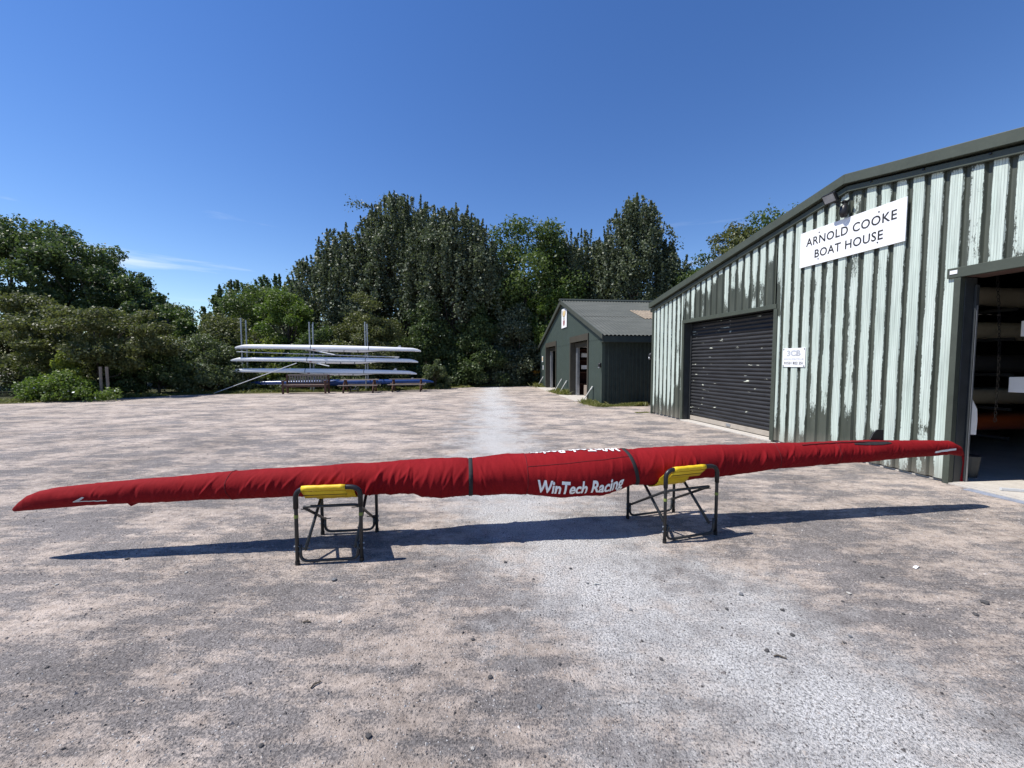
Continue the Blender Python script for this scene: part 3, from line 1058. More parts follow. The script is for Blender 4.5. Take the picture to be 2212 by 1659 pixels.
# crest board on the gable
CB = shed_child('crest_board', 'white board with a coloured crest high on the shed gable', 'sign')
bx0, bx1, bz0, bz1 = 4.80, 5.78, 3.22, 4.16
m = MB(); m.span(bx0, bx1, .03, .05, bz0, bz1); m.build('board', M['white_board'], CB, bevel=.003)
bc = (bx0 + bx1) / 2
M['crest_gold'] = worn('crest_gold', (.60, .46, .24), .7, .25, 12)
M['crest_grey'] = worn('crest_grey', (.22, .22, .20), .7, .2, 12)
M['crest_maroon'] = worn('crest_maroon', (.25, .10, .11), .7, .25, 12)
def flat(poly, y, nm, mat):
    m = MB(); m.prism(poly, 1, y, y + .003); return m.build(nm, M[mat], CB)
fan = [(bc + .27 * math.sin(a), 3.82 + .20 * math.cos(a) * .9 + .06) for a in [R(q) for q in range(-100, 101, 20)]]
flat([(bc - .10, 3.75), *[(x, z) for x, z in fan], (bc + .10, 3.75)], .0505, 'crest_fan', 'crest_gold')
for sgn in (-1, 1):
    ou, inn = [], []
    for q in range(0, 91, 10):
        a = R(q)
        ou.append((bc + sgn * (.36 * math.sin(a)), 3.72 + .36 * (1 - math.cos(a))))
        inn.append((bc + sgn * (.30 * math.sin(a)), 3.765 + .33 * (1 - math.cos(a))))
    flat(ou + inn[::-1], .054, 'crest_horn', 'crest_grey')
for z in (3.665, 3.615):
    flat([(bc - .15, z), (bc + .15, z), (bc + .14, z + .03), (bc - .14, z + .03)], .0505, 'crest_band', 'crest_grey')
flat([(bc - .15, 3.585), (bc + .15, 3.585), (bc + .17, 3.45), (bc + .12, 3.36), (bc, 3.30), (bc - .12, 3.36), (bc - .17, 3.45)], .0505, 'crest_shield', 'crest_maroon')
for lab, x, z, w, h, mt in (('small cream notice on the far end of the shed wall', 10.65, 1.75, .32, .36, 'crest_gold'), ('small white notice low on the far end of the shed wall', 10.45, 1.22, .2, .26, 'white_board')):
    n_ = shed_child('wall_notice', lab, 'notice')
    m = MB(); m.span(x - w / 2, x + w / 2, .03, .045, z - h / 2, z + h / 2); m.build('board', M['white_board'], n_)
    m = MB(); m.span(x - w * .36, x + w * .36, .0455, .048, z - h * .3, z + h * .3); m.build('print', M[mt] if mt != 'white_board' else M['pale_print'], n_)
SL = shed_child('security_light', 'small dark security light on the near corner of the green shed', 'lamp')
m = MB(); m.tube([(.0, .04, 1.36), (.02, .10, 1.40), (.02, .10, 1.46), (0, .04, 1.50)], [.03, .055, .05, .02], 8); m.build('lamp_body', M['black_plastic'], SL, smooth=True)
m = MB(); m.tube([(.02, .10, 1.33), (.02, .125, 1.36)], [.03, .045], 8); m.build('lamp_lens', M['galv'], SL, smooth=True)
# pale stakes leaning on the shed
for lab, x, dx, h in (('pale stake leaning on the shed near its close corner', .95, -.12, .62), ('pale stake leaning on the shed, right one of the pair between the doorways', 4.75, -.14, .66),
                      ('pale stake leaning on the shed, left one of the pair between the doorways', 5.75, -.14, .7), ('pale stake leaning on the shed beyond the far doorway', 10.4, -.2, .66)):
    st = shed_child('leaning_stake', lab, 'stake', 'stakes leaning along the shed')
    m = MB(); m.tube([(x + .05, .42, .0), (x - .05, .05, h)], .022, 6); m.build('pole', M['stake'], st)
    m = MB(); m.box((x - .045, .075, h - .06), (.07, .03, .14), Matrix.Rotation(R(30), 3, 'X')); m.build('cap', M['stake'], st)
# yellow skip at the far end
SK = thing('yellow_skip', 'yellow steel skip half hidden behind the far end of the shed', 'skip', (2.35, 27.4, 0), R(96))
m = MB()
m.prism([(-.55, .12), (.55, .12), (.95, .92), (-.95, .92)], 0, -.7, .7)
m.build('body', M['skip_yellow'], SK, bevel=.01)
m = MB(); m.tube(smooth_path([(-.74, -.99, .93), (-.74, .99, .93)], .02), .035); m.tube([(.74, -.99, .93), (.74, .99, .93)], .035)
m.tube([(-.74, -.99, .93), (.74, -.99, .93)], .035); m.tube([(-.74, .99, .93), (.74, .99, .93)], .035); m.build('rim', M['skip_yellow'], SK)
m = MB(); m.tube([(0, 1.0, .9), (-.02, 1.12, 1.35)], .03); m.build('lifting_arm', M['stake'], SK)
for a in (-.55, .55):
    m = MB(); m.span(a - .05, a + .05, -.55, .55, .0, .12); m.build('runner', M['black_steel'], SK)

# ------------------------------------------------------------------ covered racing shell in the foreground
BO = thing('covered_boat', 'long racing boat upside down in a tight red cover resting on two trestles', 'boat', (-3.79, 2.87, 0), math.atan2(.1265, .992))
ST = [(-0.007,0.389,0.006), (0.009,0.392,0.021), (0.041,0.409,0.036), (0.099,0.435,0.058), (0.175,0.454,0.072), (0.294,0.469,0.081), (0.518,0.484,0.085), (0.759,0.492,0.091), (0.936,0.497,0.097), (1.195,0.504,0.103), (1.481,0.513,0.110), (1.745,0.517,0.117), (1.994,0.522,0.123), (2.283,0.524,0.128), (2.505,0.528,0.131), (2.693,0.530,0.134), (2.845,0.530,0.140), (2.983,0.530,0.146), (3.076,0.518,0.161), (3.213,0.513,0.170), (3.320,0.521,0.163), (3.451,0.518,0.168), (3.633,0.521,0.171), (3.771,0.524,0.175), (3.916,0.519,0.181), (4.087,0.513,0.194), (4.281,0.506,0.208), (4.426,0.509,0.209), (4.600,0.510,0.207), (4.753,0.529,0.190), (4.908,0.548,0.172), (5.150,0.551,0.174), (5.378,0.564,0.168), (5.686,0.575,0.155), (5.975,0.586,0.143), (6.384,0.607,0.123), (6.663,0.612,0.119), (6.948,0.617,0.114), (7.390,0.621,0.113), (7.841,0.629,0.090), (8.149,0.629,0.080), (8.367,0.629,0.072), (8.467,0.598,0.056), (8.529,0.556,0.023), (8.549,0.536,0.005)]
ST = np.array(ST)
def bz(s): return np.interp(s, ST[:, 0], ST[:, 1])
def bb(s): return np.interp(s, ST[:, 0], ST[:, 2]) * .97
def ba(s):
    b = bb(s)
    k = np.interp(s, [0, .4, 2.6, 3.3, 4.6, 5.3, 7.5, 8.5], [.75, .95, 1.02, 1.22, 1.16, 1.0, .95, .9])
    return b * k
fr_ = np.random.default_rng(42)
FOLDS = []
for (lo, hi, cnt, am, sl) in ((.5, 1.4, 26, .5, .05), (1.3, 2.75, 62, 1.0, .07), (2.6, 3.42, 44, 1.25, .06), (3.5, 3.92, 24, 1.2, -.05), (3.98, 4.82, 18, .5, .03), (5.0, 5.9, 30, .8, .05), (5.7, 7.35, 62, 1.0, .06), (7.5, 8.3, 16, .5, .04)):
    for _ in range(cnt):
        FOLDS.append((fr_.uniform(lo, hi), R(fr_.uniform(-48, 22)), fr_.normal(sl, .035), fr_.uniform(.008, .017), am * fr_.uniform(.003, .0085) * (1 if fr_.random() < .7 else -.8), R(fr_.uniform(20, 48)), fr_.normal(0, .03)))
def wrinkle(s, ph):
    """folds of the cloth: tight on top, gathered on the flanks"""
    s, ph = np.broadcast_arrays(np.asarray(s, float), np.asarray(ph, float))
    if s.ndim == 0:
        return wrinkle(s.reshape(1), ph.reshape(1))[0]
    pw = (ph + math.pi / 2) % (2 * math.pi) - math.pi / 2          # -90..270 degrees
    pn = np.where(pw > math.pi / 2, math.pi - pw, pw)              # both flanks alike
    amp = np.clip((bb(s) - .02) / .06, 0, 1)
    d = .006 * vnoise(s * 4.5, pn * 1.3 + np.where(pw > math.pi / 2, 9, 0), 3) * np.clip(bb(s) / .12, 0, 1)
    d = d + .0022 * vnoise(s * 31 + pn * 2.0, pn * 1.1, 2) * amp
    flat_s = s[:, 0] if s.ndim == 2 and s.shape[1] > 1 and np.all(s[:, 0] == s[:, -1]) else None
    for (s0, p0, k, w, a_, dp, cu) in FOLDS:
        if flat_s is not None:
            i0, i1 = np.searchsorted(flat_s, (s0 - .2, s0 + .2))
            if i1 <= i0: continue
            sl = slice(i0, i1)
        else:
            sl = slice(None)
        q_ = pn[sl] - p0
        d[sl] += amp[sl] * a_ * np.exp(-((s[sl] - s0 - k * q_ - cu * q_ * q_) / w) ** 2 - (q_ / dp) ** 2)
    for c, q in ((3.46, .07), (4.93, .07)):
        e = np.exp(-((s - c) / q) ** 2)
        d = d + e * (.004 * vnoise(s * 45, pn * 2.2 + c, 4) - .009)
    return d
def surf(s, ph, off=0.0, wr=True):
    s = np.asarray(s, float)
    ph = np.asarray(ph, float)
    s, ph = np.broadcast_arrays(s, ph)
    d = (wrinkle(s, ph) if wr else 0) + off
    cy, sy = np.cos(ph), np.sin(ph)
    sy2 = np.where(sy < 0, -np.abs(sy) ** .9, sy)
    return np.stack([s, -(ba(s) + d) * cy, bz(s) + (bb(s) + d) * sy2], -1)
def grid_mesh(name, P, wrap, mat, parent, smooth=True, flip=False):
    n, k = P.shape[:2]
    idx = np.arange(n * k).reshape(n, k)
    if wrap:
        nx = np.roll(idx, -1, 1)
        a, b, c, d = idx[:-1], nx[:-1], nx[1:], idx[1:]
    else:
        a, b, c, d = idx[:-1, :-1], idx[:-1, 1:], idx[1:, 1:], idx[1:, :-1]
    F = np.stack([a, b, c, d], -1).reshape(-1, 4)
    if flip: F = F[:, ::-1]
    me = bpy.data.meshes.new(name)
    me.from_pydata(P.reshape(-1, 3).tolist(), [], F.tolist())
    if smooth:
        me.polygons.foreach_set('use_smooth', [True] * len(me.polygons))
    return link(name, me, mat, parent)
ss = np.concatenate([np.linspace(-.007, .12, 24), np.linspace(.13, 8.36, 1900), np.linspace(8.37, 8.549, 30)])
pp = np.linspace(0, 2 * math.pi, 65)[:-1]
grid_mesh('cover', surf(ss[:, None], pp[None, :]), True, M['red_cloth'], BO)
def band_on(name, sfun, p0, p1, width, off, mat, n=64):
    ph = np.linspace(p0, p1, n)
    s0 = sfun(ph)
    P = np.stack([surf(s0 - width / 2, ph, off - .004), surf(s0 - width / 2 + .002, ph, off), surf(s0 + width / 2 - .002, ph, off), surf(s0 + width / 2, ph, off - .004)], 0)
    return grid_mesh(name, P, False, mat, BO)
band_on('strap', lambda p: 3.455 + 0 * p, 0, 2 * math.pi, .034, .0045, M['black_fabric'], 120)
band_on('strap', lambda p: 4.90 - .045 * np.sin(p) + .0 * p, 0, 2 * math.pi, .036, .0045, M['black_fabric'], 120)
# sewn seams of the centre panel
def seam(sa, pa, n=60):
    P = surf(sa, pa, .001)
    m = MB(); m.tube(P.tolist(), .0028, 5); return m.build('seam', M['red_seam'], BO)
q = np.linspace(0, 1, 80)
seam(3.93 + .93 * q, R(38) + R(14) * q)
seam(3.93 + 0 * q, R(120) - R(200) * q)
for c0, c1 in ((1.55, 1.55), (6.35, 6.35), (7.0, 7.0)):
    seam(c0 + .01 * np.sin(q * 9), R(150) - R(230) * q)
# lettering wrapped round the cover
def wrap_text(body, s0, s1, pbase, cap, name, rev=False, mat='white_print', shear=.16, bold=.03):
    me = text_mesh(body, 1.0, bold=bold, shear=shear, spacing=.98, res=4)
    bm = bmesh.new()
    bm.from_mesh(me)
    xs = [v.co.x for v in bm.verts]
    x0, x1 = min(xs), max(xs)
    for k in range(-6, 20):
        bmesh.ops.bisect_plane(bm, geom=bm.verts[:] + bm.edges[:] + bm.faces[:], plane_co=(0, k * .06, 0), plane_no=(0, 1, 0))
    for k in range(1, 110):
        bmesh.ops.bisect_plane(bm, geom=bm.verts[:] + bm.edges[:] + bm.faces[:], plane_co=(x0 + (x1 - x0) * k / 110, 0, 0), plane_no=(1, 0, 0))
    bm.to_mesh(me)
    bm.free()
    n = len(me.vertices)
    co = np.zeros(n * 3)
    me.vertices.foreach_get('co', co)
    co = co.reshape(-1, 3)
    fx = (co[:, 0] - x0) / (x1 - x0)
    sc = cap / .72
    if rev:
        s = s1 + (s0 - s1) * fx
        ph = pbase - co[:, 1] * sc / (bb(s) * 1.08)
    else:
        s = s0 + (s1 - s0) * fx
        ph = pbase + co[:, 1] * sc / (bb(s) * 1.08)
    P = surf(s, ph, .006)
    me.vertices.foreach_set('co', P.ravel())
    me.materials.clear()
    me.polygons.foreach_set('use_smooth', [True] * len(me.polygons))
    me.update()
    link_words(me, word_ids(co, 2), name, M[mat], BO)
wrap_text('WinTech Racing', 4.01, 4.77, R(-31), .12, 'lettering', shear=.08, bold=.028)
wrap_text('WinTech Racing', 3.98, 4.80, R(112), .125, 'lettering', rev=True, shear=.08, bold=.028)
# grey reflective arrow near the bow, white strip near the stern
def patch(name, poly, mat, off=.0025):
    """polygon strip pairs in (s, phi degrees)"""
    P = np.array([[surf(a[0], R(a[1]), off) for a in pair] for pair in poly])
    return grid_mesh(name, P, False, M[mat], BO)
def lines(a, b, n=16):
    return [[(a[0][0] + (b[0][0] - a[0][0]) * t, a[0][1] + (b[0][1] - a[0][1]) * t), (a[1][0] + (b[1][0] - a[1][0]) * t, a[1][1] + (b[1][1] - a[1][1]) * t)] for t in np.linspace(0, 1, n)]
patch('arrow_patch', lines([(.47, -15), (.47, -19)], [(.70, -18), (.70, -24)]), 'grey_print')
patch('arrow_patch', lines([(.47, -15), (.51, -16)], [(.535, 3), (.55, 0)], 8), 'grey_print', .0030)
patch('stripe_patch', lines([(8.10, -8), (8.10, -22)], [(8.36, 6), (8.36, -8)]), 'white_print')
# dark patch laid on the cloth as the shade inside the fin opening
n = 40
u = np.linspace(0, 1, n)
sl = 7.18 + .42 * u
hw = R(10) * np.sin(np.pi * np.clip(u * 1.0, 0, 1)) ** .8 * (0.25 + .75 * u) + R(1.2)
P = np.stack([surf(sl, R(52) - hw, .004), surf(sl, R(52) - hw * .5, .0055), surf(sl, R(54) + 0 * sl, .006), surf(sl, R(58) + hw * .6, .005)], 1)
grid_mesh('fin_slot_shade', P, False, M['black_fabric'], BO)
m = MB(); m.tube(surf(np.linspace(6.62, 7.58, 60), R(62) + R(6) * np.sin(np.linspace(0, 3.1, 60)), .004).tolist(), .006, 6); m.build('slot_edge', M['red_seam'], BO)
zf = float(bz(7.5) + bb(7.5))
m = MB(); m.prism([(7.40, zf - .03), (7.58, zf - .03), (7.575, zf + .105), (7.50, zf + .108), (7.455, zf + .07)], 1, -.006, .006)
m.build('fin', M['black_plastic'], BO, bevel=.003)
# rubber bow tab and the tie cord hanging at the stern
e_ = surf(8.53, R(-60), 0).tolist()
m = MB(); m.tube([e_, (e_[0] + .005, e_[1] - .004, .47), (e_[0] + .001, e_[1], .36), (e_[0] + .004, e_[1] + .004, .27)], [.010, .006, .006, .011], 7); m.build('tie_cord', M['red_cloth'], BO)
m = MB(); m.tube([surf(.78, R(-90), -.01).tolist(), surf(.80, R(-92), .02).tolist(), surf(.84, R(-90), .0).tolist()], [.012, .010, .012], 6); m.build('cover_tab', M['red_cloth'], BO)

# ------------------------------------------------------------------ folding trestles
def trestle(label, loc, rz, w, d, H, boat_dy, zc, a, b, sl0, sl1, mark=False):
    o = thing('boat_trestle', label, 'trestle', (*loc, 0), rz, 'folding trestles under the red boat')
    r = .0135
    for sg, nm in ((-1, 'near'), (1, 'far')):
        y = sg * d / 2
        m = MB()
        m.tube(smooth_path([(-w / 2, y, .0), (-w / 2, y, H), (w / 2, y, H), (w / 2, y, 0)], .09, 8), r, 10)
        m.build('leg_frame', M['black_steel'], o, smooth=True)
        m = MB()
        m.tube(smooth_path([(-w / 2, y, H - .15), (-w / 2, y, H), (w / 2, y, H), (w / 2, y, H - .15)], .09, 8), r + .0045, 10)
        m.build('top_sleeve', M['black_plastic'], o, smooth=True)
        m = MB()
        yi = y
        m.tube(smooth_path([(-w / 2 + .024, yi, .15), (-w / 2 + .024, yi, .024), (w / 2 - .024, yi, .024), (w / 2 - .024, yi, .15)], .06, 7), .011, 8)
        m.build('foot_rail', M['black_steel'], o, smooth=True)
        for x in (-w / 2, w / 2):
            for z in (.14, .10):
                m = MB(); m.tube([(x - .022, y, z), (x + .022, y, z)], .006, 6); m.build('rivet', M['galv'], o)
            m = MB(); m.tube([(x, y, .0), (x, y, .03)], r + .003, 10); m.build('foot_cap', M['black_plastic'], o)
    m = MB()
    m.tube(smooth_path([(-w / 2 + .03, d / 2 - .01, .14), (-w / 2 + .03, -d / 2 + .035, .425), (w / 2 - .03, -d / 2 + .035, .425), (w / 2 - .03, d / 2 - .01, .14)], .05, 6), .011, 8)
    m.build('upper_brace', M['black_steel'], o, smooth=True)
    for sx in (-1, 1):
        x = sx * (w / 2 - .05)
        m = MB(); m.tube([(x, d / 2 - .02, H - .085), (x, -d / 2 + .02, .10)], .0125, 8); m.build('cross_brace', M['black_steel'], o, smooth=True)
        for (yy, zz) in ((-d / 2 + .05, .40), (d / 2 - .02, .15), (d / 2 - .03, H - .10), (-d / 2 + .025, .11)):
            m = MB(); m.tube([(x - .03 * sx, yy, zz), (x + .035 * sx, yy, zz)], .004, 6); m.build('bolt', M['black_steel'], o)
        m = MB(); m.tube([(sx * w / 2, -d / 2, .355), (sx * w / 2, -d / 2, .378)], r + .0015, 10); m.build('tape_band', M['yellow_tape'], o)
    # sling: over the near rail, down under the hull, up over the far rail
    path = []
    R2 = r + .0045 + .004
    for ang in range(-100, 100, 20):
        q = R(ang)
        path.append((-d / 2 - R2 * math.cos(q), H + R2 * math.sin(q)))
    path += [(-d / 2 + .015, H + R2 - .006)]
    for k in range(13):
        q = R(200 + 140 * k / 12)
        path.append((boat_dy + (a + .012) * math.cos(q), zc + (b + .012) * math.sin(q)))
    path += [(d / 2 - .015, H + R2 - .006)]
    for ang in range(80, -101, -20):
        q = R(ang)
        path.append((d / 2 + R2 * math.cos(q), H + R2 * math.sin(q)))
    xs_ = np.linspace(sl0, sl1, 9)
    P = np.array([[(x, p[0], p[1] + .002 * math.sin(x * 60 + i)) for x in xs_] for i, p in enumerate(path)])
    so = grid_mesh('sling', P, False, M['yellow'], o, smooth=True)
    so.modifiers.new('thick', 'SOLIDIFY').thickness = .004
    # stitched lower hem of the strap on the near side
    hem = np.array([[(x, p[0] - .0, p[1]) for x in xs_] for p in ((-d / 2 - R2 * .2, H - R2 - .002), (-d / 2 + .03, H - R2 - .035), (-d / 2 + .06, H - R2 - .07))])
    ho = grid_mesh('sling_hem', hem, False, M['yellow'], o)
    ho.modifiers.new('thick', 'SOLIDIFY').thickness = .004
    m = MB(); m.tube([(sl0, -d / 2 + .029, H - R2 - .041), (sl1, -d / 2 + .029, H - R2 - .041)], .003, 5); m.build('hem_stitching', M['black_fabric'], o)
    return o
trestle('folding trestle with yellow sling under the left half of the red boat', (-1.40, 3.07), R(7.0), .46, .51, .575, .105, .522, .134, .127, -.185, .125)
trestle('folding trestle with yellow sling under the right half of the red boat', (1.449, 3.467), R(17.0), .53, .53, .615, .075, .556, .17, .165, -.19, .13)

# ------------------------------------------------------------------ outdoor rack with white shells
RL, RR = Vector((-14.0, 19.75, 0)), Vector((-4.85, 20.75, 0))
RD = (RR - RL).normalized()
RN = Vector((-RD.y, RD.x, 0))
OR_ = thing('outdoor_boat_rack', 'galvanised scaffold rack carrying three white shells in front of the hedge', 'rack')
posts = [Vector((-14.02, 19.95, 0)), Vector((-10.68, 20.32, 0)), Vector((-7.86, 20.62, 0))]
for p, hgt in zip(posts, (3.83, 3.66, 3.70)):
    for off, hh in ((.10, hgt), (.55, hgt - .06)):
        q = p + RN * off
        m = MB(); m.tube([(q.x, q.y, 0), (q.x, q.y, hh)], .036, 8); m.build('post', M['galv'], OR_)
    f = (p - RL).dot(RD) / (RR - RL).length
    for zl, zr in ((2.26, 2.10), (1.62, 1.52), (1.06, .90), (.36, .36)):
        z = zl + (zr - zl) * f - .05
        a_ = p + RN * .62
        b_ = p - RN * .42
        m = MB(); m.tube([(a_.x, a_.y, z), (b_.x, b_.y, z)], .028, 8); m.build('arm', M['galv'], OR_)
        m = MB(); m.box((p.x + RN.x * .1, p.y + RN.y * .1, z), (.10, .10, .10), math.atan2(RD.y, RD.x)); m.build('coupler', M['galv'], OR_)
def shell(name, label, pl, pr_, mat, group, wid=.33, dep=.22, shade=None):
    pl, pr_ = Vector(pl), Vector(pr_)
    Lh = (pr_ - pl).length
    mid = (pl + pr_) / 2
    d_ = (pr_ - pl).normalized()
    o = thing(name, label, 'boat', mid, math.atan2(d_.y, d_.x), group)
    o.rotation_euler = (0, -math.asin(d_.z), math.atan2(d_.y, d_.x))
    # keel-up hull: blunt fine ends, cockpit coaming dropping below the gunwale in the middle
    n, k = 90, 12
    P = np.zeros((n + 1, k + 4, 3))
    for i in range(n + 1):
        u_ = i / n
        s_ = max(.04, math.sin(math.pi * u_) ** .6)
        top = dep * (.60 + .40 * s_) * min(1, (min(u_, 1 - u_) / .045 + .06)) ** .5
        cock = .10 * max(0, min(1, (u_ - .36) / .10)) * max(0, min(1, (.78 - u_) / .10))
        for j in range(k + 1):
            a_ = math.pi * j / k
            P[i, j] = ((u_ - .5) * Lh, -math.cos(a_) * wid / 2 * s_, math.sin(a_) ** .75 * top if 0 < j < k else 0)
        for j, (yy, zz) in enumerate(((.5, -.02 - cock), (0, -.03 - cock * .6), (-.5, -.02 - cock))):
            P[i, k + 1 + j] = ((u_ - .5) * Lh, yy * wid * s_ * .9, zz)
    hull = grid_mesh('hull', P, True, M[mat], o)
    m = MB()
    m.add([tuple(P[0, j]) for j in range(k + 4)], [tuple(range(k + 4))])
    m.add([tuple(P[n, j]) for j in range(k + 4)], [tuple(range(k + 4))])
    m.build('end_cap', M[mat], o)
    pts = [(P[i, 0][0], P[i, 0][1] - .006, -.008) for i in range(3, n - 2)]
    m = MB(); m.tube(pts, .008, 5); m.build('gunwale_line', M['dark_hull'] if mat != 'blue_hull' else M['blue_hull'], o)
    fz = P[int(n * .875), k // 2][2]
    m = MB(); m.prism([(Lh * .365, fz - .02), (Lh * .39, fz - .02), (Lh * .386, fz + .10), (Lh * .378, fz + .10)], 1, -.008, .008); m.build('fin', M['grey_print'], o)
    for u_ in (.40, .715):
        i = int(n * u_)
        ring = [tuple(P[i, j] * np.array((1, 1.03, 1.0)) + np.array((0, 0, .006))) for j in range(k + 1)]
        m = MB(); m.tube(ring, .012, 5); m.build('tie_strap', M['black_fabric'], o)
    for u_ in (.50, .58, .655):
        m = MB(); m.tube([((u_ - .5) * Lh, -wid * .49, -.14), ((u_ - .5) * Lh, -wid * .52, -.03)], .014, 6); m.build('rigger_pin', M['dark_hull'], o)
    if mat == 'white_hull':
        m = MB(); m.box(((.42 - .5) * Lh, -wid * .50, -.02), (.12, .01, .06)); m.build('badge', M['crest_maroon'], o)
    return o
fr = -RN * .16
def onl(pxl, pxr, zl, zr):
    return (Vector((pxl[0], pxl[1], zl)) + fr, Vector((pxr[0], pxr[1], zr)) + fr)
GW = 'white shells stacked on the outdoor rack'
a_, b_ = onl((-14.08, 19.75), (-4.88, 20.75), 2.27, 2.13); shell('racing_shell', 'white upturned racing shell on the top level of the outdoor rack', a_, b_, 'white_hull', GW)
a_, b_ = onl((-14.28, 19.70), (-5.02, 20.70), 1.62, 1.55); shell('racing_shell', 'white upturned racing shell on the middle level of the outdoor rack', a_, b_, 'white_hull', GW)
a_, b_ = onl((-14.40, 19.68), (-5.10, 20.70), 1.06, .92); shell('racing_shell', 'white upturned racing shell on the lowest rack level, behind the bench', a_, b_, 'white_hull', GW)
shell('racing_shell', 'blue racing shell lying low behind the benches', Vector((-14.0, 20.25, .38)), Vector((-4.35, 21.35, .44)), 'blue_hull', None, .40, .20)
def pole(label, a, b, r=.022, mat='alu'):
    o = thing('spare_pole', label, 'pole', a, 0, 'loose poles on the outdoor rack')
    m = MB(); m.tube([(0, 0, 0), tuple(Vector(b) - Vector(a))], r, 8); m.build('pole', M[mat], o)
pole('long pale pole lying level between the top and middle white shells', (-13.95, 19.55, 2.07), (-5.95, 20.35, 1.81), .02)
pole('long pale pole slanting from the grass up to the middle of the rack', (-14.55, 18.7, .02), (-10.9, 19.5, 1.50), .018)
pole('short pale pole sticking out under the top shell', (-10.45, 20.0, 2.18), (-9.05, 19.7, 1.92), .026)
pole('short pale pole sticking out under the middle shell', (-10.6, 20.0, 1.58), (-9.35, 19.7, 1.34), .026)
pole('thin dark pole standing against the middle rack post', (-10.50, 20.3, .0), (-10.58, 20.6, 3.66), .024, 'galv')

# bench and picnic tables
def bench(label, loc, rz):
    o = thing('garden_bench', label, 'bench', loc, rz)
    Wd = 2.02
    for sx in (-1, 1):
        x = sx * (Wd / 2 - .04)
        m = MB(); m.span(x - .04, x + .04, -.30, -.22, 0, .60); m.build('front_leg', M['wood_brown'], o, bevel=.006)
        m = MB(); m.span(x - .04, x + .04, .22, .30, 0, .92); m.build('rear_leg', M['wood_brown'], o, bevel=.006)
        m = MB(); m.span(x - .05, x + .05, -.34, .22, .60, .64); m.build('armrest', M['wood_brown'], o, bevel=.006)
        m = MB(); m.span(x - .025, x + .025, -.22, .22, .30, .38); m.build('side_rail', M['wood_brown'], o)
    for k in range(5):
        y = -.25 + k * .11
        m = MB(); m.span(-Wd / 2 + .0, Wd / 2 - .0, y - .045, y + .045, .42, .45); m.build('seat_slat', M['wood_grey'] if k == 0 else M['wood_brown'], o, bevel=.004)
    m = MB(); m.span(-Wd / 2 + .08, Wd / 2 - .08, -.28, -.24, .33, .415); m.build('front_rail', M['wood_brown'], o)
    m = MB(); m.span(-Wd / 2 + .08, Wd / 2 - .08, .235, .285, .86, .94); m.build('top_rail', M['wood_grey'], o, bevel=.006)
    m = MB(); m.span(-Wd / 2 + .08, Wd / 2 - .08, .235, .285, .46, .52); m.build('lower_rail', M['wood_brown'], o)
    for k in range(15):
        x = -Wd / 2 + .16 + k * (Wd - .32) / 14
        m = MB(); m.span(x - .035, x + .035, .25, .27, .52, .86); m.build('back_slat', M['wood_grey'], o)
    return o
bench('wooden garden bench with slatted back in front of the outdoor rack', (-10.15, 18.95, 0), math.atan2(.5, 1.9) * .55)
def picnic(label, loc, rz):
    o = thing('picnic_bench', label, 'picnic table', loc, rz, 'picnic benches beside the garden bench')
    Wd = 1.85
    for k in range(3):
        y = -.06 + k * .13
        m = MB(); m.span(-Wd / 2, Wd / 2, y - .06, y + .06, .63, .67); m.build('top_plank', M['wood_grey'], o, bevel=.004)
    for y in (-.42, .55):
        m = MB(); m.span(-Wd / 2 - .02, Wd / 2 + .02, y - .09, y + .09, .36, .40); m.build('seat_plank', M['wood_grey'], o, bevel=.004)
    for sx in (-1, 1):
        x = sx * (Wd / 2 - .22)
        for s2 in (-1, 1):
            m = MB(); m.tube([(x, .07 + s2 * .12, .63), (x, .07 + s2 * .46, 0)], .045, 4); m.build('leg', M['wood_brown'], o)
        m = MB(); m.span(x + .035, x + .075, -.50, .62, .28, .36); m.build('cross_rail', M['wood_brown'], o)
    return o
picnic('low picnic bench next to the garden bench', (-7.75, 19.55, 0), R(9))
picnic('low picnic bench standing farthest right under the blue shell', (-5.55, 20.35, 0), R(9))
TR = thing('boat_trolley', 'small dark wheeled boat trolley under the nearer picnic bench', 'trolley', (-8.2, 19.95, 0), R(20))
for x in (-.18, .18):
    m = MB(); m.tube([(x - .03, 0, .13), (x + .03, 0, .13)], .13, 14); m.build('wheel', M['black_plastic'], TR)
m = MB(); m.tube([(-.2, 0, .13), (.2, 0, .13)], .015); m.tube([(0, 0, .14), (.1, .9, .3)], .018); m.build('frame', M['galv'], TR)
TS = thing('tree_stakes', 'pair of grey stakes with a tie supporting a young tree in the left hedge', 'stake', (-16.5, 15.55, 0), R(10))
for x in (-.12, .12):
    m = MB(); m.tube([(x, 0, 0), (x * .9, 0, 1.35)], .05, 7); m.build('stake', M['wood_grey'], TS)
m = MB(); m.span(-.2, .2, -.03, .03, .28, .36); m.build('cross_bar', M['wood_grey'], TS)

# ------------------------------------------------------------------ trees and shrubs
def leaf_cloud(name, C0, U, V, tint, mat, parent):
    """rhombic leaves: centres C0 (n,3), half length U, half width V"""
    n = len(C0)
    P = np.empty((n, 4, 3), np.float32)
    P[:, 0] = C0 - U
    P[:, 1] = C0 + V
    P[:, 2] = C0 + U
    P[:, 3] = C0 - V
    me = bpy.data.meshes.new(name)
    me.vertices.add(n * 4)
    me.vertices.foreach_set('co', P.ravel())
    me.loops.add(n * 4)
    me.loops.foreach_set('vertex_index', np.arange(n * 4, dtype=np.int32))
    me.polygons.add(n)
    me.polygons.foreach_set('loop_start', np.arange(0, n * 4, 4, dtype=np.int32))
    me.update(calc_edges=True)
    at = me.attributes.new('tint', 'FLOAT', 'FACE')
    at.data.foreach_set('value', tint.astype(np.float32))
    return link(name, me, mat, parent)
def unit(a):
    return a / np.maximum(np.linalg.norm(a, axis=-1, keepdims=True), 1e-6)
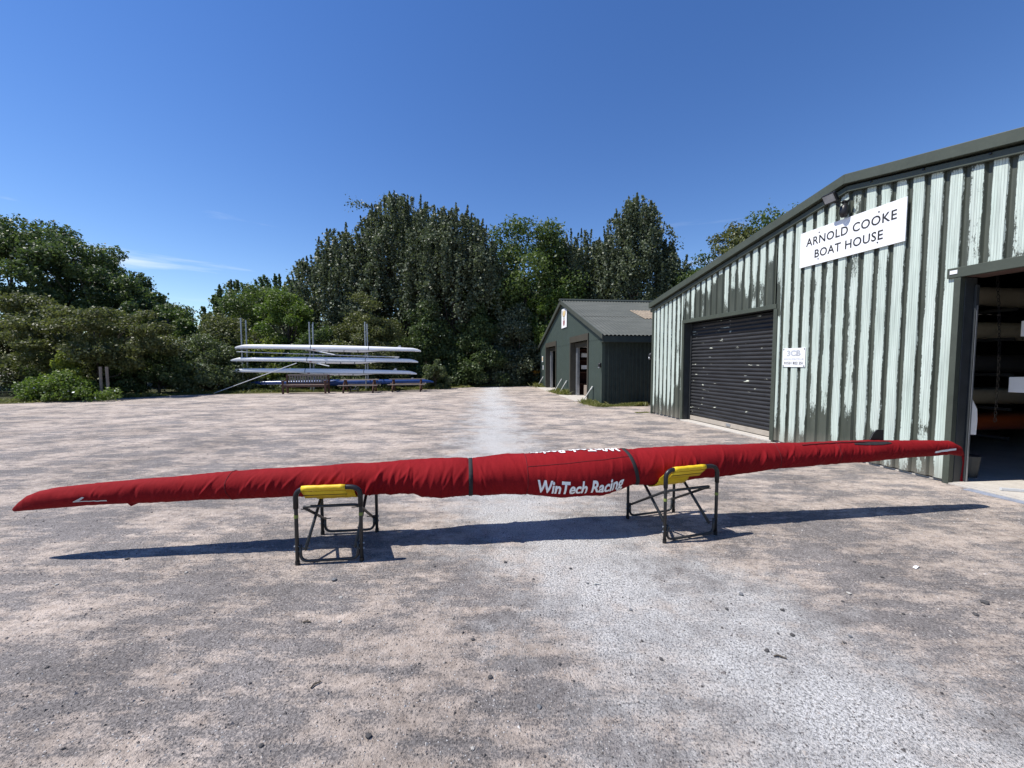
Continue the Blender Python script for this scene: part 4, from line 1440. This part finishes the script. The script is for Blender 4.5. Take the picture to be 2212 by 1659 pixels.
def leaves_at(C0, out, size, rng, droop=.3, aspect=.62, updir=.35):
    """leaf axes for centres C0 whose clump points outwards along out"""
    n = len(C0)
    nrm = unit(out * .55 + rng.normal(size=(n, 3)) * .75 + np.array([0, 0, updir]))
    ax = rng.normal(size=(n, 3)) + np.array([0, 0, -droop])
    ax = unit(ax - nrm * (ax * nrm).sum(1, keepdims=True))
    w = np.cross(nrm, ax)
    s = size * rng.uniform(.6, 1.35, (n, 1))
    return ax * s * .5, w * s * .5 * aspect
def sph(n, rng):
    return unit(rng.normal(size=(n, 3)))

def trunk_and_limbs(o, h, r, targets, rng, split=.35, lean=(0, 0), mat='bark', nl=22):
    m = MB()
    top = Vector((lean[0], lean[1], h))
    pts = [Vector((0, 0, 0)), Vector((lean[0] * .2 + rng.normal() * .08, lean[1] * .2, h * .3)), Vector((lean[0] * .6 + rng.normal() * .15, lean[1] * .6 + rng.normal() * .1, h * .65)), top]
    m.tube(pts, [r * 1.25, r * .85, r * .5, r * .12], 8)
    t = m.build('trunk', M[mat], o, smooth=True)
    if len(targets):
        m = MB()
        idx = rng.choice(len(targets), min(nl, len(targets)), replace=False)
        for i in idx:
            c = Vector(targets[i])
            f = min(.85, max(.12, (c.z / h) * rng.uniform(.35, .7)))
            b = pts[0].lerp(top, f)
            mid = b.lerp(c, .5) + Vector((0, 0, -.06 * (c - b).length)) + Vector(rng.normal(size=3)) * .12
            rr = r * .42 * (1 - f * .6)
            m.tube([b, mid, c], [rr, rr * .6, rr * .15], 5)
        m.build('limbs', M[mat], t, smooth=True)

def broad_tree(name, label, x, y, rx, ry, h, z0, n, size, mat, seed, group=None, clumps=60, crad=(.16, .27), cat='tree', flat=.75, trunk=.2, fill=.3, top=1.0, flower=0):
    """crown of many leaf clumps spread through an ellipsoid from z0 to h"""
    rng = np.random.default_rng(seed)
    n, size = int(n * 1.15), size * .9
    o = thing(name, label, cat, (x, y, 0), 0, group)
    zc = (h + z0) / 2
    rz = (h - z0) / 2
    d = sph(clumps, rng)
    rad = rng.uniform(.25, 1.0, (clumps, 1)) ** .45
    cc = d * rad
    if z0 < .3:
        cc[:, 2] = np.abs(cc[:, 2]) * 1.9 - 1.0 + rng.uniform(0, .12, clumps)
        wid = np.clip(1.12 - .28 * (cc[:, 2] + 1), .3, 1)
        cc[:, :2] *= wid[:, None]
    base = cc * np.array([rx, ry, rz]) + np.array([0, 0, zc])
    cr = rng.uniform(*crad, clumps) * (rx + rz) / 2
    keep = base[:, 2] > .1
    base, cr = base[keep], cr[keep]
    cl = len(base)
    w = cr ** 2
    pick = rng.choice(cl, n, p=w / w.sum())
    dd = sph(n, rng)
    rr = np.where(rng.random(n) < fill, rng.uniform(0, 1, n) ** .5, rng.uniform(.72, 1.12, n))[:, None]
    # ragged sprays leaving the clump
    spray = (rng.random((n, 1)) < .07) * rng.uniform(0, .55, (n, 1))
    lump = 1 + .28 * np.sin(dd[:, :1] * 5 + pick[:, None]) * np.cos(dd[:, 1:2] * 6 + pick[:, None] * 2)
    P = base[pick] + dd * (rr * lump + spray) * cr[pick][:, None] * np.array([1, 1, flat])
    ok = P[:, 2] > .03
    P, pick, dd = P[ok], pick[ok], dd[ok]
    n = len(P)
    U, V = leaves_at(P, dd, size, rng)
    ctint = rng.uniform(-.22, .22, cl)
    tint = np.clip(rng.beta(2.2, 2.6, n) * .8 + ctint[pick] + .08, 0, .94)
    tint = np.where(rng.random(n) < .015, .999, tint)
    trunk_and_limbs(o, h * .82, trunk, base, rng)
    leaf_cloud('crown', P, U, V, tint, M[mat], o)
    if flower:
        i = rng.choice(n, flower, replace=False)
        i = i[P[i, 1] < .2 * ry]
        U2, V2 = leaves_at(P[i], np.tile(np.array([0, -1., .4]), (len(i), 1)), .075, rng, aspect=1)
        fo = leaf_cloud('flowers', P[i] + np.array([0, -.06, .03]), U2, V2, np.ones(len(i)), M['petal'], o)
        fo['kind'] = 'stuff'
    return o

def poplar(name, label, x, y, R0, h, z0, shoots, per, size, mat, seed, group=None, peak=.45, lean=0.0, trunk=.24, skew=0.0, spk=.85):
    """upright shoots close together, each a leafy spire: spiky top outline"""
    rng = np.random.default_rng(seed)
    o = thing(name, label, 'tree', (x, y, 0), 0, group)
    n = shoots
    a = rng.uniform(0, 2 * math.pi, n)
    rad = np.sqrt(rng.uniform(0, 1, n))
    bx, by = np.cos(a) * rad * R0, np.sin(a) * rad * R0 * .8
    cap = h - (h - z0) * peak * rad ** 2.2 + skew * bx          # height the outline reaches here
    tipz = cap * rng.uniform(.30, 1.0, n) ** .45
    k = n // 3
    tipz[:k] = cap[:k] * rng.uniform(.84, .95, k)
    thin = np.where(np.arange(n) < k, .6, 1.1)
    k2 = n // 7
    tipz[:k2] = cap[:k2] * .95 + rng.uniform(.1, 1.0, k2) * spk
    thin[:k2] = .40
    tipz = np.maximum(tipz, z0 + .8)
    ln = rng.uniform(.9, 1.9, n) * (h / 12) ** .5
    ln[:n // 3] *= 1.5
    out = np.stack([np.cos(a) * rad, np.sin(a) * rad, np.zeros(n)], 1)
    ax = unit(np.stack([np.zeros(n), np.zeros(n), np.ones(n)], 1) + out * rng.uniform(.05, .38, (n, 1)) + rng.normal(size=(n, 3)) * np.where(np.arange(n) < n // 3, .05, .34)[:, None] + np.array([lean, 0, 0]))
    tip = np.stack([bx, by, tipz], 1) + out * .3
    root = tip - ax * ln[:, None]
    m = n * per
    s = np.repeat(np.arange(n), per)
    t = rng.uniform(0, 1, m) ** .8                     # 0 root .. 1 tip
    rr = (.50 * (1 - t) ** .75 + .04) * thin[s] * rng.uniform(.3, 1.15, m) * (1 + .4 * np.sin(t * 17 + s))
    d = sph(m, rng)
    P = root[s] + ax[s] * (ln[s] * t)[:, None] + d * rr[:, None]
    # side sprays
    ok = P[:, 2] > .1
    P, s, d = P[ok], s[ok], d[ok]
    m = len(P)
    U, V = leaves_at(P, d, size, rng, droop=.5, aspect=.8, updir=.2)
    ct = rng.uniform(-.2, .2, n)
    tint = np.clip(rng.beta(2.2, 2.4, m) * .8 + ct[s] + .08, 0, .93)
    tint = np.where(rng.random(m) < .016, .999, tint)
    trunk_and_limbs(o, h * .8, trunk, root, rng, nl=30)
    leaf_cloud('crown', P, U, V, tint, M[mat], o)
    return o

BT = broad_tree
# left-hand group
BT('broadleaf_tree', 'tallest dark rounded tree at the left edge of the photo', -31.4, 24.5, 5.2, 4.5, 10.3, 3.4, 42000, .20, 'leaf_dark', 101, clumps=110, flat=.8, crad=(.13, .22))
BT('broadleaf_tree', 'dark rounded tree standing right of the tallest left-hand tree', -27.0, 25.0, 3.2, 3.6, 9.0, 3.0, 32000, .19, 'leaf_dark', 102, clumps=90, flat=.8, crad=(.13, .22))
BT('broadleaf_tree', 'lower dark tree sloping down at the right of the left-hand group', -23.6, 24.5, 2.3, 2.8, 6.6, 1.6, 22000, .18, 'leaf_dark', 103, clumps=60, flat=.8, crad=(.14, .24))
BT('broadleaf_tree', 'thin pale-leaved tree at the gap of open sky on the left', -20.4, 23.0, 1.7, 2.0, 5.2, 1.2, 9000, .16, 'leaf_mid', 104, clumps=34, flat=.6)
BT('hawthorn_bush', 'tall olive bush filling the left edge below the dark trees', -24.5, 19.3, 4.3, 2.6, 4.9, .2, 30000, .15, 'leaf_olive', 105, clumps=80, cat='bush', crad=(.14, .22), trunk=.1)
BT('hawthorn_tree', 'spreading olive green tree over the pair of grey stakes', -18.9, 17.5, 3.3, 2.0, 4.2, .9, 30000, .13, 'leaf_olive', 106, clumps=75, crad=(.14, .24), flat=.5, trunk=.12)
BT('bramble_bush', 'sprawling grey-green bramble left of the outdoor rack', -15.9, 19.9, 2.7, 1.5, 2.9, .0, 24000, .12, 'leaf_bramble', 107, clumps=70, cat='bush', crad=(.14, .24), trunk=.06)
BT('hawthorn_bush', 'olive bush rising behind the bramble left of the rack', -16.6, 22.4, 3.0, 1.8, 4.4, .1, 24000, .14, 'leaf_olive', 108, clumps=70, cat='bush', trunk=.1)
BT('nettle_patch', 'bright green weeds with white flowers at the far left verge', -17.7, 15.1, 2.3, .7, 1.0, 0, 9000, .10, 'leaf_bright', 109, clumps=46, cat='weeds', crad=(.16, .28), trunk=.02, flower=60)
BT('elder_bush', 'small bright green bush above the weeds at the left edge', -18.6, 15.9, .8, .6, 1.9, .1, 4500, .13, 'leaf_yellow', 110, clumps=18, cat='bush', crad=(.2, .34), trunk=.03, flower=14)
BT('hazel_bush', 'dark bush filling the hollow between the grey stakes and the bramble', -16.9, 18.4, 1.7, 1.0, 2.4, 0, 11000, .13, 'leaf_dark', 111, clumps=40, cat='bush', trunk=.05)
BT('hazel_bush', 'dark bush low in the hedge left of the grey stakes', -20.3, 18.0, 2.6, 1.0, 2.6, 0, 14000, .13, 'leaf_dark', 112, clumps=50, cat='bush', trunk=.05)
# behind the rack
poplar('distant_poplar', 'distant dark poplar beyond the gap, left of the tall poplars', -26.2, 37.0, 3.4, 9.6, 2.5, 150, 120, .22, 'leaf_dark', 120, 'distant trees beyond the gap', peak=.75, spk=.35)
poplar('distant_poplar', 'second distant dark poplar nearer to the tall poplars', -21.6, 36.0, 3.4, 10.2, 2.5, 150, 120, .22, 'leaf_dark', 121, 'distant trees beyond the gap', peak=.6, spk=.35)
BT('willow_tree', 'soft grey-green tree in front of the distant poplars', -18.4, 29.5, 3.4, 2.6, 7.6, 1.2, 24000, .17, 'leaf_mid', 122, clumps=60, flat=.8)
BT('ash_tree', 'yellow-green tree directly above the middle of the outdoor rack', -13.9, 24.2, 1.9, 1.6, 5.8, .5, 17000, .15, 'leaf_bright', 123, clumps=44)
BT('hazel_bush', 'yellow-green bush behind the left post of the outdoor rack', -14.8, 22.3, 1.9, 1.1, 3.7, .0, 15000, .14, 'leaf_yellow', 124, clumps=44, cat='bush', trunk=.05)
BT('elder_bush', 'dark green bush behind the middle of the outdoor rack', -11.2, 22.6, 2.4, 1.2, 3.6, .0, 18000, .14, 'leaf_mid', 125, clumps=54, cat='bush', trunk=.05)
BT('elder_tree', 'olive green spreading tree above the right post of the rack', -8.7, 23.3, 2.7, 1.7, 5.7, .2, 26000, .14, 'leaf_olive', 126, clumps=66, flat=.6, trunk=.1)
BT('bramble_bush', 'pale leaved bramble just right of the outdoor rack', -4.5, 22.3, .9, .7, 1.9, 0, 5000, .12, 'leaf_bramble', 127, clumps=24, cat='bush', crad=(.2, .3), trunk=.03)
BT('ground_ivy', 'low leafy growth under the outdoor rack', -10.5, 21.6, 4.6, .6, .75, 0, 12000, .11, 'leaf_bramble', 128, clumps=90, cat='weeds', crad=(.10, .16), trunk=.02)
# tall poplars
GP = 'tall grey-green poplars behind the yard'
poplar('white_poplar', 'shorter leftmost of the tall grey-green poplars', -12.6, 28.5, 3.9, 11.2, 1.0, 420, 140, .155, 'leaf_poplar', 130, GP, peak=.45, skew=.38)
poplar('white_poplar', 'tallest grey-green poplar with a spiky top at centre left', -8.0, 29.5, 4.2, 14.3, 1.2, 560, 140, .155, 'leaf_poplar', 131, GP, peak=.36)
poplar('white_poplar', 'grey-green poplar with pale glinting leaves right of the tallest one', -4.0, 27.0, 3.5, 12.3, .6, 480, 140, .15, 'leaf_poplar', 132, GP, peak=.38)
poplar('white_poplar', 'narrow grey-green poplar with a pointed top above the green shed', 8.7, 28.0, 2.9, 13.6, 1.0, 360, 140, .155, 'leaf_poplar', 133, GP, peak=.42)
poplar('white_poplar', 'small leaning poplar between the pointed poplar and the boathouse roof', 12.3, 28.5, 1.6, 9.4, 1.5, 100, 140, .15, 'leaf_poplar', 134, GP, peak=.35, lean=.14)
poplar('white_poplar', 'grey-green poplar just left of the pointed one above the shed', 5.2, 29.5, 2.6, 11.8, 1.0, 270, 140, .155, 'leaf_poplar', 135, GP, peak=.3)
BT('sycamore_tree', 'broad leafy green tree between the two groups of poplars', .9, 29.4, 4.6, 3.4, 11.9, 1.2, 64000, .22, 'leaf_mid', 140, clumps=110)
BT('maple_tree', 'bright green tree rising behind the left slope of the shed roof', 2.4, 26.9, 1.7, 1.4, 6.6, 1.5, 15000, .18, 'leaf_bright', 141, clumps=36)
# understorey under the poplars
for i, (x, y, rx, h, lab, mt) in enumerate((
        (-5.6, 25.0, 2.3, 5.6, 'dark shrub below the glinting poplar, just right of the rack', 'leaf_dark'),
        (-2.4, 25.2, 2.2, 5.2, 'dark shrub at the far end of the pale gravel track', 'leaf_dark'),
        (.4, 26.0, 2.2, 5.4, 'dark shrub left of the far end of the green shed', 'leaf_poplar'),
        (-10.8, 26.0, 2.6, 6.0, 'dark shrub under the leftmost tall poplars', 'leaf_poplar'),
        (1.6, 29.5, 2.4, 5.0, 'dark shrub behind the yellow skip', 'leaf_dark'))):
    BT('understorey_shrub', lab, x, y, rx, 1.5, h, 0, 21000, .16, mt, 150 + i, 'shrubs under the poplars', clumps=60, cat='bush', trunk=.06)
# behind the boathouse
for i, (x, y, rx, h, z0, lab, mt, nn) in enumerate((
        (12.6, 26.5, 2.2, 9.0, .5, 'low tree showing at the far end of the boathouse roof', 'leaf_mid', 14000),
        (14.0, 25.0, 1.2, 10.4, 6.0, 'open flat-topped tree peeping over the boathouse roof', 'leaf_olive', 2600),
        (15.4, 25.2, 2.2, 10.9, .8, 'rounded olive tree behind the middle of the boathouse roof', 'leaf_olive', 15000),
        (17.8, 25.0, 2.8, 13.0, 1.5, 'tallest tree behind the boathouse roof, nearest the apex', 'leaf_mid', 20000))):
    BT('broadleaf_tree', lab, x, y, rx, 1.8, h, z0, nn, .19, mt, 160 + i, 'trees behind the boathouse', clumps=40)
# the wood behind, one mass
rng = np.random.default_rng(5)
n = 95000
wx = rng.uniform(-30, 30, n)
wh = 5.4 + 1.6 * np.sin(wx * .7) + 1.2 * np.sin(wx * 1.7 + 1) + np.clip((wx + 15) / 4, 0, 1) * 3.6
wh = np.where(wx < -15, wh * np.clip(1 - (-15 - wx) / 5, .55, 1), wh)
wz = rng.uniform(0, 1, n) ** .8 * wh
wy = 40 + rng.normal(size=n) * 1.6 + np.abs(wx) * .02
P = np.stack([wx, wy, wz], 1)
U, V = leaves_at(P, np.tile(np.array([0, -1., .3]), (n, 1)), .42, rng)
wo = leaf_cloud('woodland', P, U, V, np.clip(rng.beta(2, 3, n), 0, .9), M['leaf_dark'], None)
tag(wo, 'dark mass of woodland behind the row of trees', 'wood', kind='stuff')

# ------------------------------------------------------------------ grass
def grass(name, label, pts, n, h, seed, spread=.3, mat='grass'):
    """blades scattered along a polyline"""
    rng = np.random.default_rng(seed)
    pts = np.array(pts, float)
    seg = rng.integers(0, len(pts) - 1, n)
    t = rng.random((n, 1))
    b = pts[seg] * (1 - t) + pts[seg + 1] * t
    b = b + rng.normal(size=(n, 2)) * spread * np.where(vnoise(b[:, 0] * 1.3, b[:, 1] * 1.3, seed) > 0, 1, .45)[:, None]
    hh = h * rng.uniform(.35, 1.25, (n, 1)) * (.7 + .5 * vnoise(b[:, 0] * 2, b[:, 1] * 2, seed + 1)[:, None])
    C0 = np.concatenate([b, hh * .5], 1)
    lean_ = rng.normal(size=(n, 3)) * np.array([.45, .45, 0])
    U = np.concatenate([lean_[:, :2] * hh, hh * .52], 1)
    a = rng.uniform(0, math.pi, n)
    V = np.stack([np.cos(a), np.sin(a), 0 * a], 1) * (.006 + .05 * hh)
    o = leaf_cloud(name, C0, U, V, np.clip(rng.beta(2, 2, n), 0, 1), M[mat], None)
    return tag(o, label, 'grass', kind='stuff')
grass('grass', 'dry grass fringe along the hedge at the left of the yard', [(-30, 12.6), (-18.7, 14.6), (-15.6, 18.6)], 16000, .16, 21, .32)
grass('grass', 'rough grass around the posts of the outdoor rack', [(-15.4, 18.9), (-11, 20.3), (-6.5, 21.3), (-4.4, 22.9)], 12000, .17, 22, .4)
grass('grass', 'grass tufts below the trees at the far end of the yard', [(-4.4, 23.0), (-2.8, 24.0), (1.4, 25.9)], 6000, .16, 23, .3)
grass('grass', 'weeds along the dark side wall of the green shed', [(3.0, 13.35), (3.5, 13.3), (4.7, 13.45)], 4200, .16, 24, .14)
grass('grass', 'weeds at the near corner of the green shed', [(2.75, 14.3), (2.95, 13.7), (3.1, 13.3)], 2200, .17, 25, .13)
grass('grass', 'weeds between the two shed doorways', [(2.55, 17.85), (2.3, 19.0), (2.15, 20.3)], 2600, .22, 26, .12)
grass('grass', 'weeds at the far end of the shed by the yellow skip', [(1.85, 23.6), (1.6, 25.2), (1.5, 26.6)], 3000, .26, 27, .22)
grass('grass', 'small weeds at the foot of the far boathouse corner', [(3.75, 11.5), (4.1, 11.6)], 500, .08, 28, .09)
# ------------------------------------------------------------------ loose stones
def stone_mesh(seed):
    r = random.Random(seed)
    bm = bmesh.new()
    bmesh.ops.create_icosphere(bm, subdivisions=1, radius=1)
    for v in bm.verts:
        v.co *= r.uniform(.72, 1.12)
        v.co.z *= .62
        v.co.x *= 1.15
    me = bpy.data.meshes.new('loose_stone')
    bm.to_mesh(me)
    bm.free()
    return me
M['stone_dark'] = worn('dark_stone', (.07, .067, .068), .9, .3, 60, bump=.002)
M['stone_pale'] = worn('pale_stone', (.42, .40, .37), .9, .15, 60, bump=.002)
M['stone_grey'] = worn('grey_stone', (.15, .155, .165), .9, .25, 60, bump=.002)
smesh = {}
for c in ('dark', 'pale', 'grey'):
    smesh[c] = [stone_mesh(k * 7 + len(c)) for k in range(4)]
    for me in smesh[c]: me.materials.append(M['stone_' + c])
STN = [(-0.576, 1.467, 'dark', 0.0140), (-0.153, 1.418, 'pale', 0.0096), (-0.103, 1.756, 'dark', 0.0139), (0.120, 1.599, 'grey', 0.0121), (-0.212, 2.009, 'dark', 0.0112), (0.020, 1.804, 'dark', 0.0079),
       (0.239, 1.838, 'dark', 0.0095), (0.756, 1.869, 'dark', 0.0104), (0.291, 1.737, 'dark', 0.0069), (-0.161, 1.627, 'dark', 0.0071), (-0.999, 2.154, 'pale', 0.0120), (-1.095, 2.384, 'pale', 0.0123),
       (-1.229, 2.580, 'grey', 0.0195), (-0.795, 2.117, 'dark', 0.0067), (0.149, 2.594, 'dark', 0.0103), (0.427, 2.730, 'dark', 0.0119), (0.701, 1.997, 'dark', 0.0087), (0.125, 1.388, 'dark', 0.0061),
       (-0.430, 1.604, 'dark', 0.0057), (-0.518, 2.172, 'dark', 0.0060), (-0.050, 2.816, 'dark', 0.0134), (-0.570, 2.759, 'dark', 0.0099), (0.513, 2.542, 'grey', 0.0111), (0.722, 2.260, 'grey', 0.0126),
       (0.648, 1.706, 'pale', 0.0061), (-2.293, 1.818, 'dark', 0.0094), (-3.083, 2.526, 'pale', 0.0120), (-2.332, 2.678, 'pale', 0.0128), (-1.227, 1.723, 'dark', 0.0075), (-0.983, 1.428, 'dark', 0.0102),
       (-1.750, 1.416, 'dark', 0.0051), (-2.033, 1.979, 'pale', 0.0063), (-2.943, 2.864, 'dark', 0.0159), (-1.125, 1.791, 'dark', 0.0050), (1.483, 2.414, 'grey', 0.0176), (1.641, 2.257, 'dark', 0.0137),
       (1.309, 2.265, 'dark', 0.0120), (1.546, 2.042, 'dark', 0.0133), (1.476, 2.054, 'dark', 0.0083), (1.329, 1.927, 'dark', 0.0133), (1.856, 2.032, 'grey', 0.0115), (1.783, 1.983, 'dark', 0.0105),
       (2.955, 2.326, 'dark', 0.0227), (2.765, 2.214, 'dark', 0.0162), (2.191, 2.423, 'pale', 0.0157), (2.051, 1.565, 'dark', 0.0064), (2.080, 2.341, 'dark', 0.0105), (0.756, 1.872, 'dark', 0.0099),
       (2.592, 2.615, 'dark', 0.0127), (2.584, 2.827, 'dark', 0.0115), (2.341, 2.222, 'dark', 0.0099), (2.442, 2.201, 'dark', 0.0080), (2.281, 1.705, 'dark', 0.0062), (1.994, 2.349, 'pale', 0.0086)]
for i, (X, Y, c, rr) in enumerate(STN):
    o = link('loose_stone', smesh[c][i % 4])
    o.location = (X, Y, rr * .35)
    o.scale = (rr, rr, rr)
    o.rotation_euler = (0, 0, i * 1.7)
    tag(o, {'dark': 'small dark stone lying loose on the gravel yard', 'pale': 'small pale stone lying loose on the gravel yard', 'grey': 'small grey stone lying loose on the gravel yard'}[c], 'stone', c + ' loose stones on the gravel')
for (lab, X, Y, ln, ang, mt) in (('thin pale twig on the pale gravel right of centre', 0.576, 2.527, .055, .15, 'stake'), ('dark twig on the gravel below the left trestle', -1.184, 2.145, .06, .1, 'bark'), ('brown twig lying on a dusty patch at lower left', -0.913, 1.712, .06, 1.0, 'bark'), ('dark twig on the pale gravel at right', 1.366, 1.880, .07, -.25, 'bark')):
    o = thing('twig', lab, 'twig', (X, Y, 0), ang)
    ln *= .4
    m = MB(); m.tube([(-ln, 0, .006), (-ln * .2, .006, .009), (ln, -.004, .006)], [.004, .005, .003], 5); m.build('stem', M[mt], o)
X, Y = 2.970, 2.745
o = thing('paper_scrap', 'crumpled white scrap lying on the gravel at right', 'litter', (X, Y, 0), .4)
m = MB(); m.add([(-.03, -.008, .003), (0, -.01, .014), (.03, -.006, .003), (.024, .012, .007), (-.006, .012, .011), (-.03, .012, .004)], [(0, 1, 4, 5), (1, 2, 3, 4)]); m.build('scrap', M['white_board'], o)
# chippings near the camera: real grains over the bump
rng = np.random.default_rng(77)
n = 26000
Y = 1.1 + 7.5 * rng.random(n) ** 1.5
X = rng.uniform(-1.45, 1.45, n) * Y
okm = X < 5.2
X, Y = X[okm], Y[okm]
n = len(X)
base = np.array([(1, 0, 0), (-.5, .87, 0), (-.5, -.87, 0), (0, 0, 1.0)])
sz = rng.lognormal(-5.55, .42, n)
ang = rng.uniform(0, 6.28, n)
jit = rng.uniform(.6, 1.3, (n, 4, 3))
Q = base[None] * jit * sz[:, None, None]
ca, sa_ = np.cos(ang)[:, None], np.sin(ang)[:, None]
PX = Q[:, :, 0] * ca - Q[:, :, 1] * sa_ + X[:, None]
PY = Q[:, :, 0] * sa_ + Q[:, :, 1] * ca + Y[:, None]
PZ = Q[:, :, 2] * .8 + np.where(np.arange(4) == 3, 0, -.001)[None]
VV = np.stack([PX, PY, PZ], -1).reshape(-1, 3)
FF = (np.arange(n)[:, None, None] * 4 + np.array([(0, 1, 3), (1, 2, 3), (2, 0, 3)])[None]).reshape(-1, 3)
me = bpy.data.meshes.new('gravel_chippings')
me.from_pydata(VV.tolist(), [], FF.tolist())
at = me.attributes.new('tint', 'FLOAT', 'FACE')
at.data.foreach_set('value', np.repeat(rng.random(n), 3).astype(np.float32))
t = NT('stone_chips')
a = t.n('Attribute', attribute_name='tint')
M['chips'] = t.set(t.ramp(a.outputs['Fac'], (0, (.07, .065, .065)), (.45, (.16, .145, .14)), (.8, (.30, .27, .25)), (1.0, (.55, .53, .50))), .9, 0, .2)
go = link('gravel_chippings', me, M['chips'])
tag(go, 'loose grey chippings scattered over the gravel yard', 'gravel', kind='stuff')
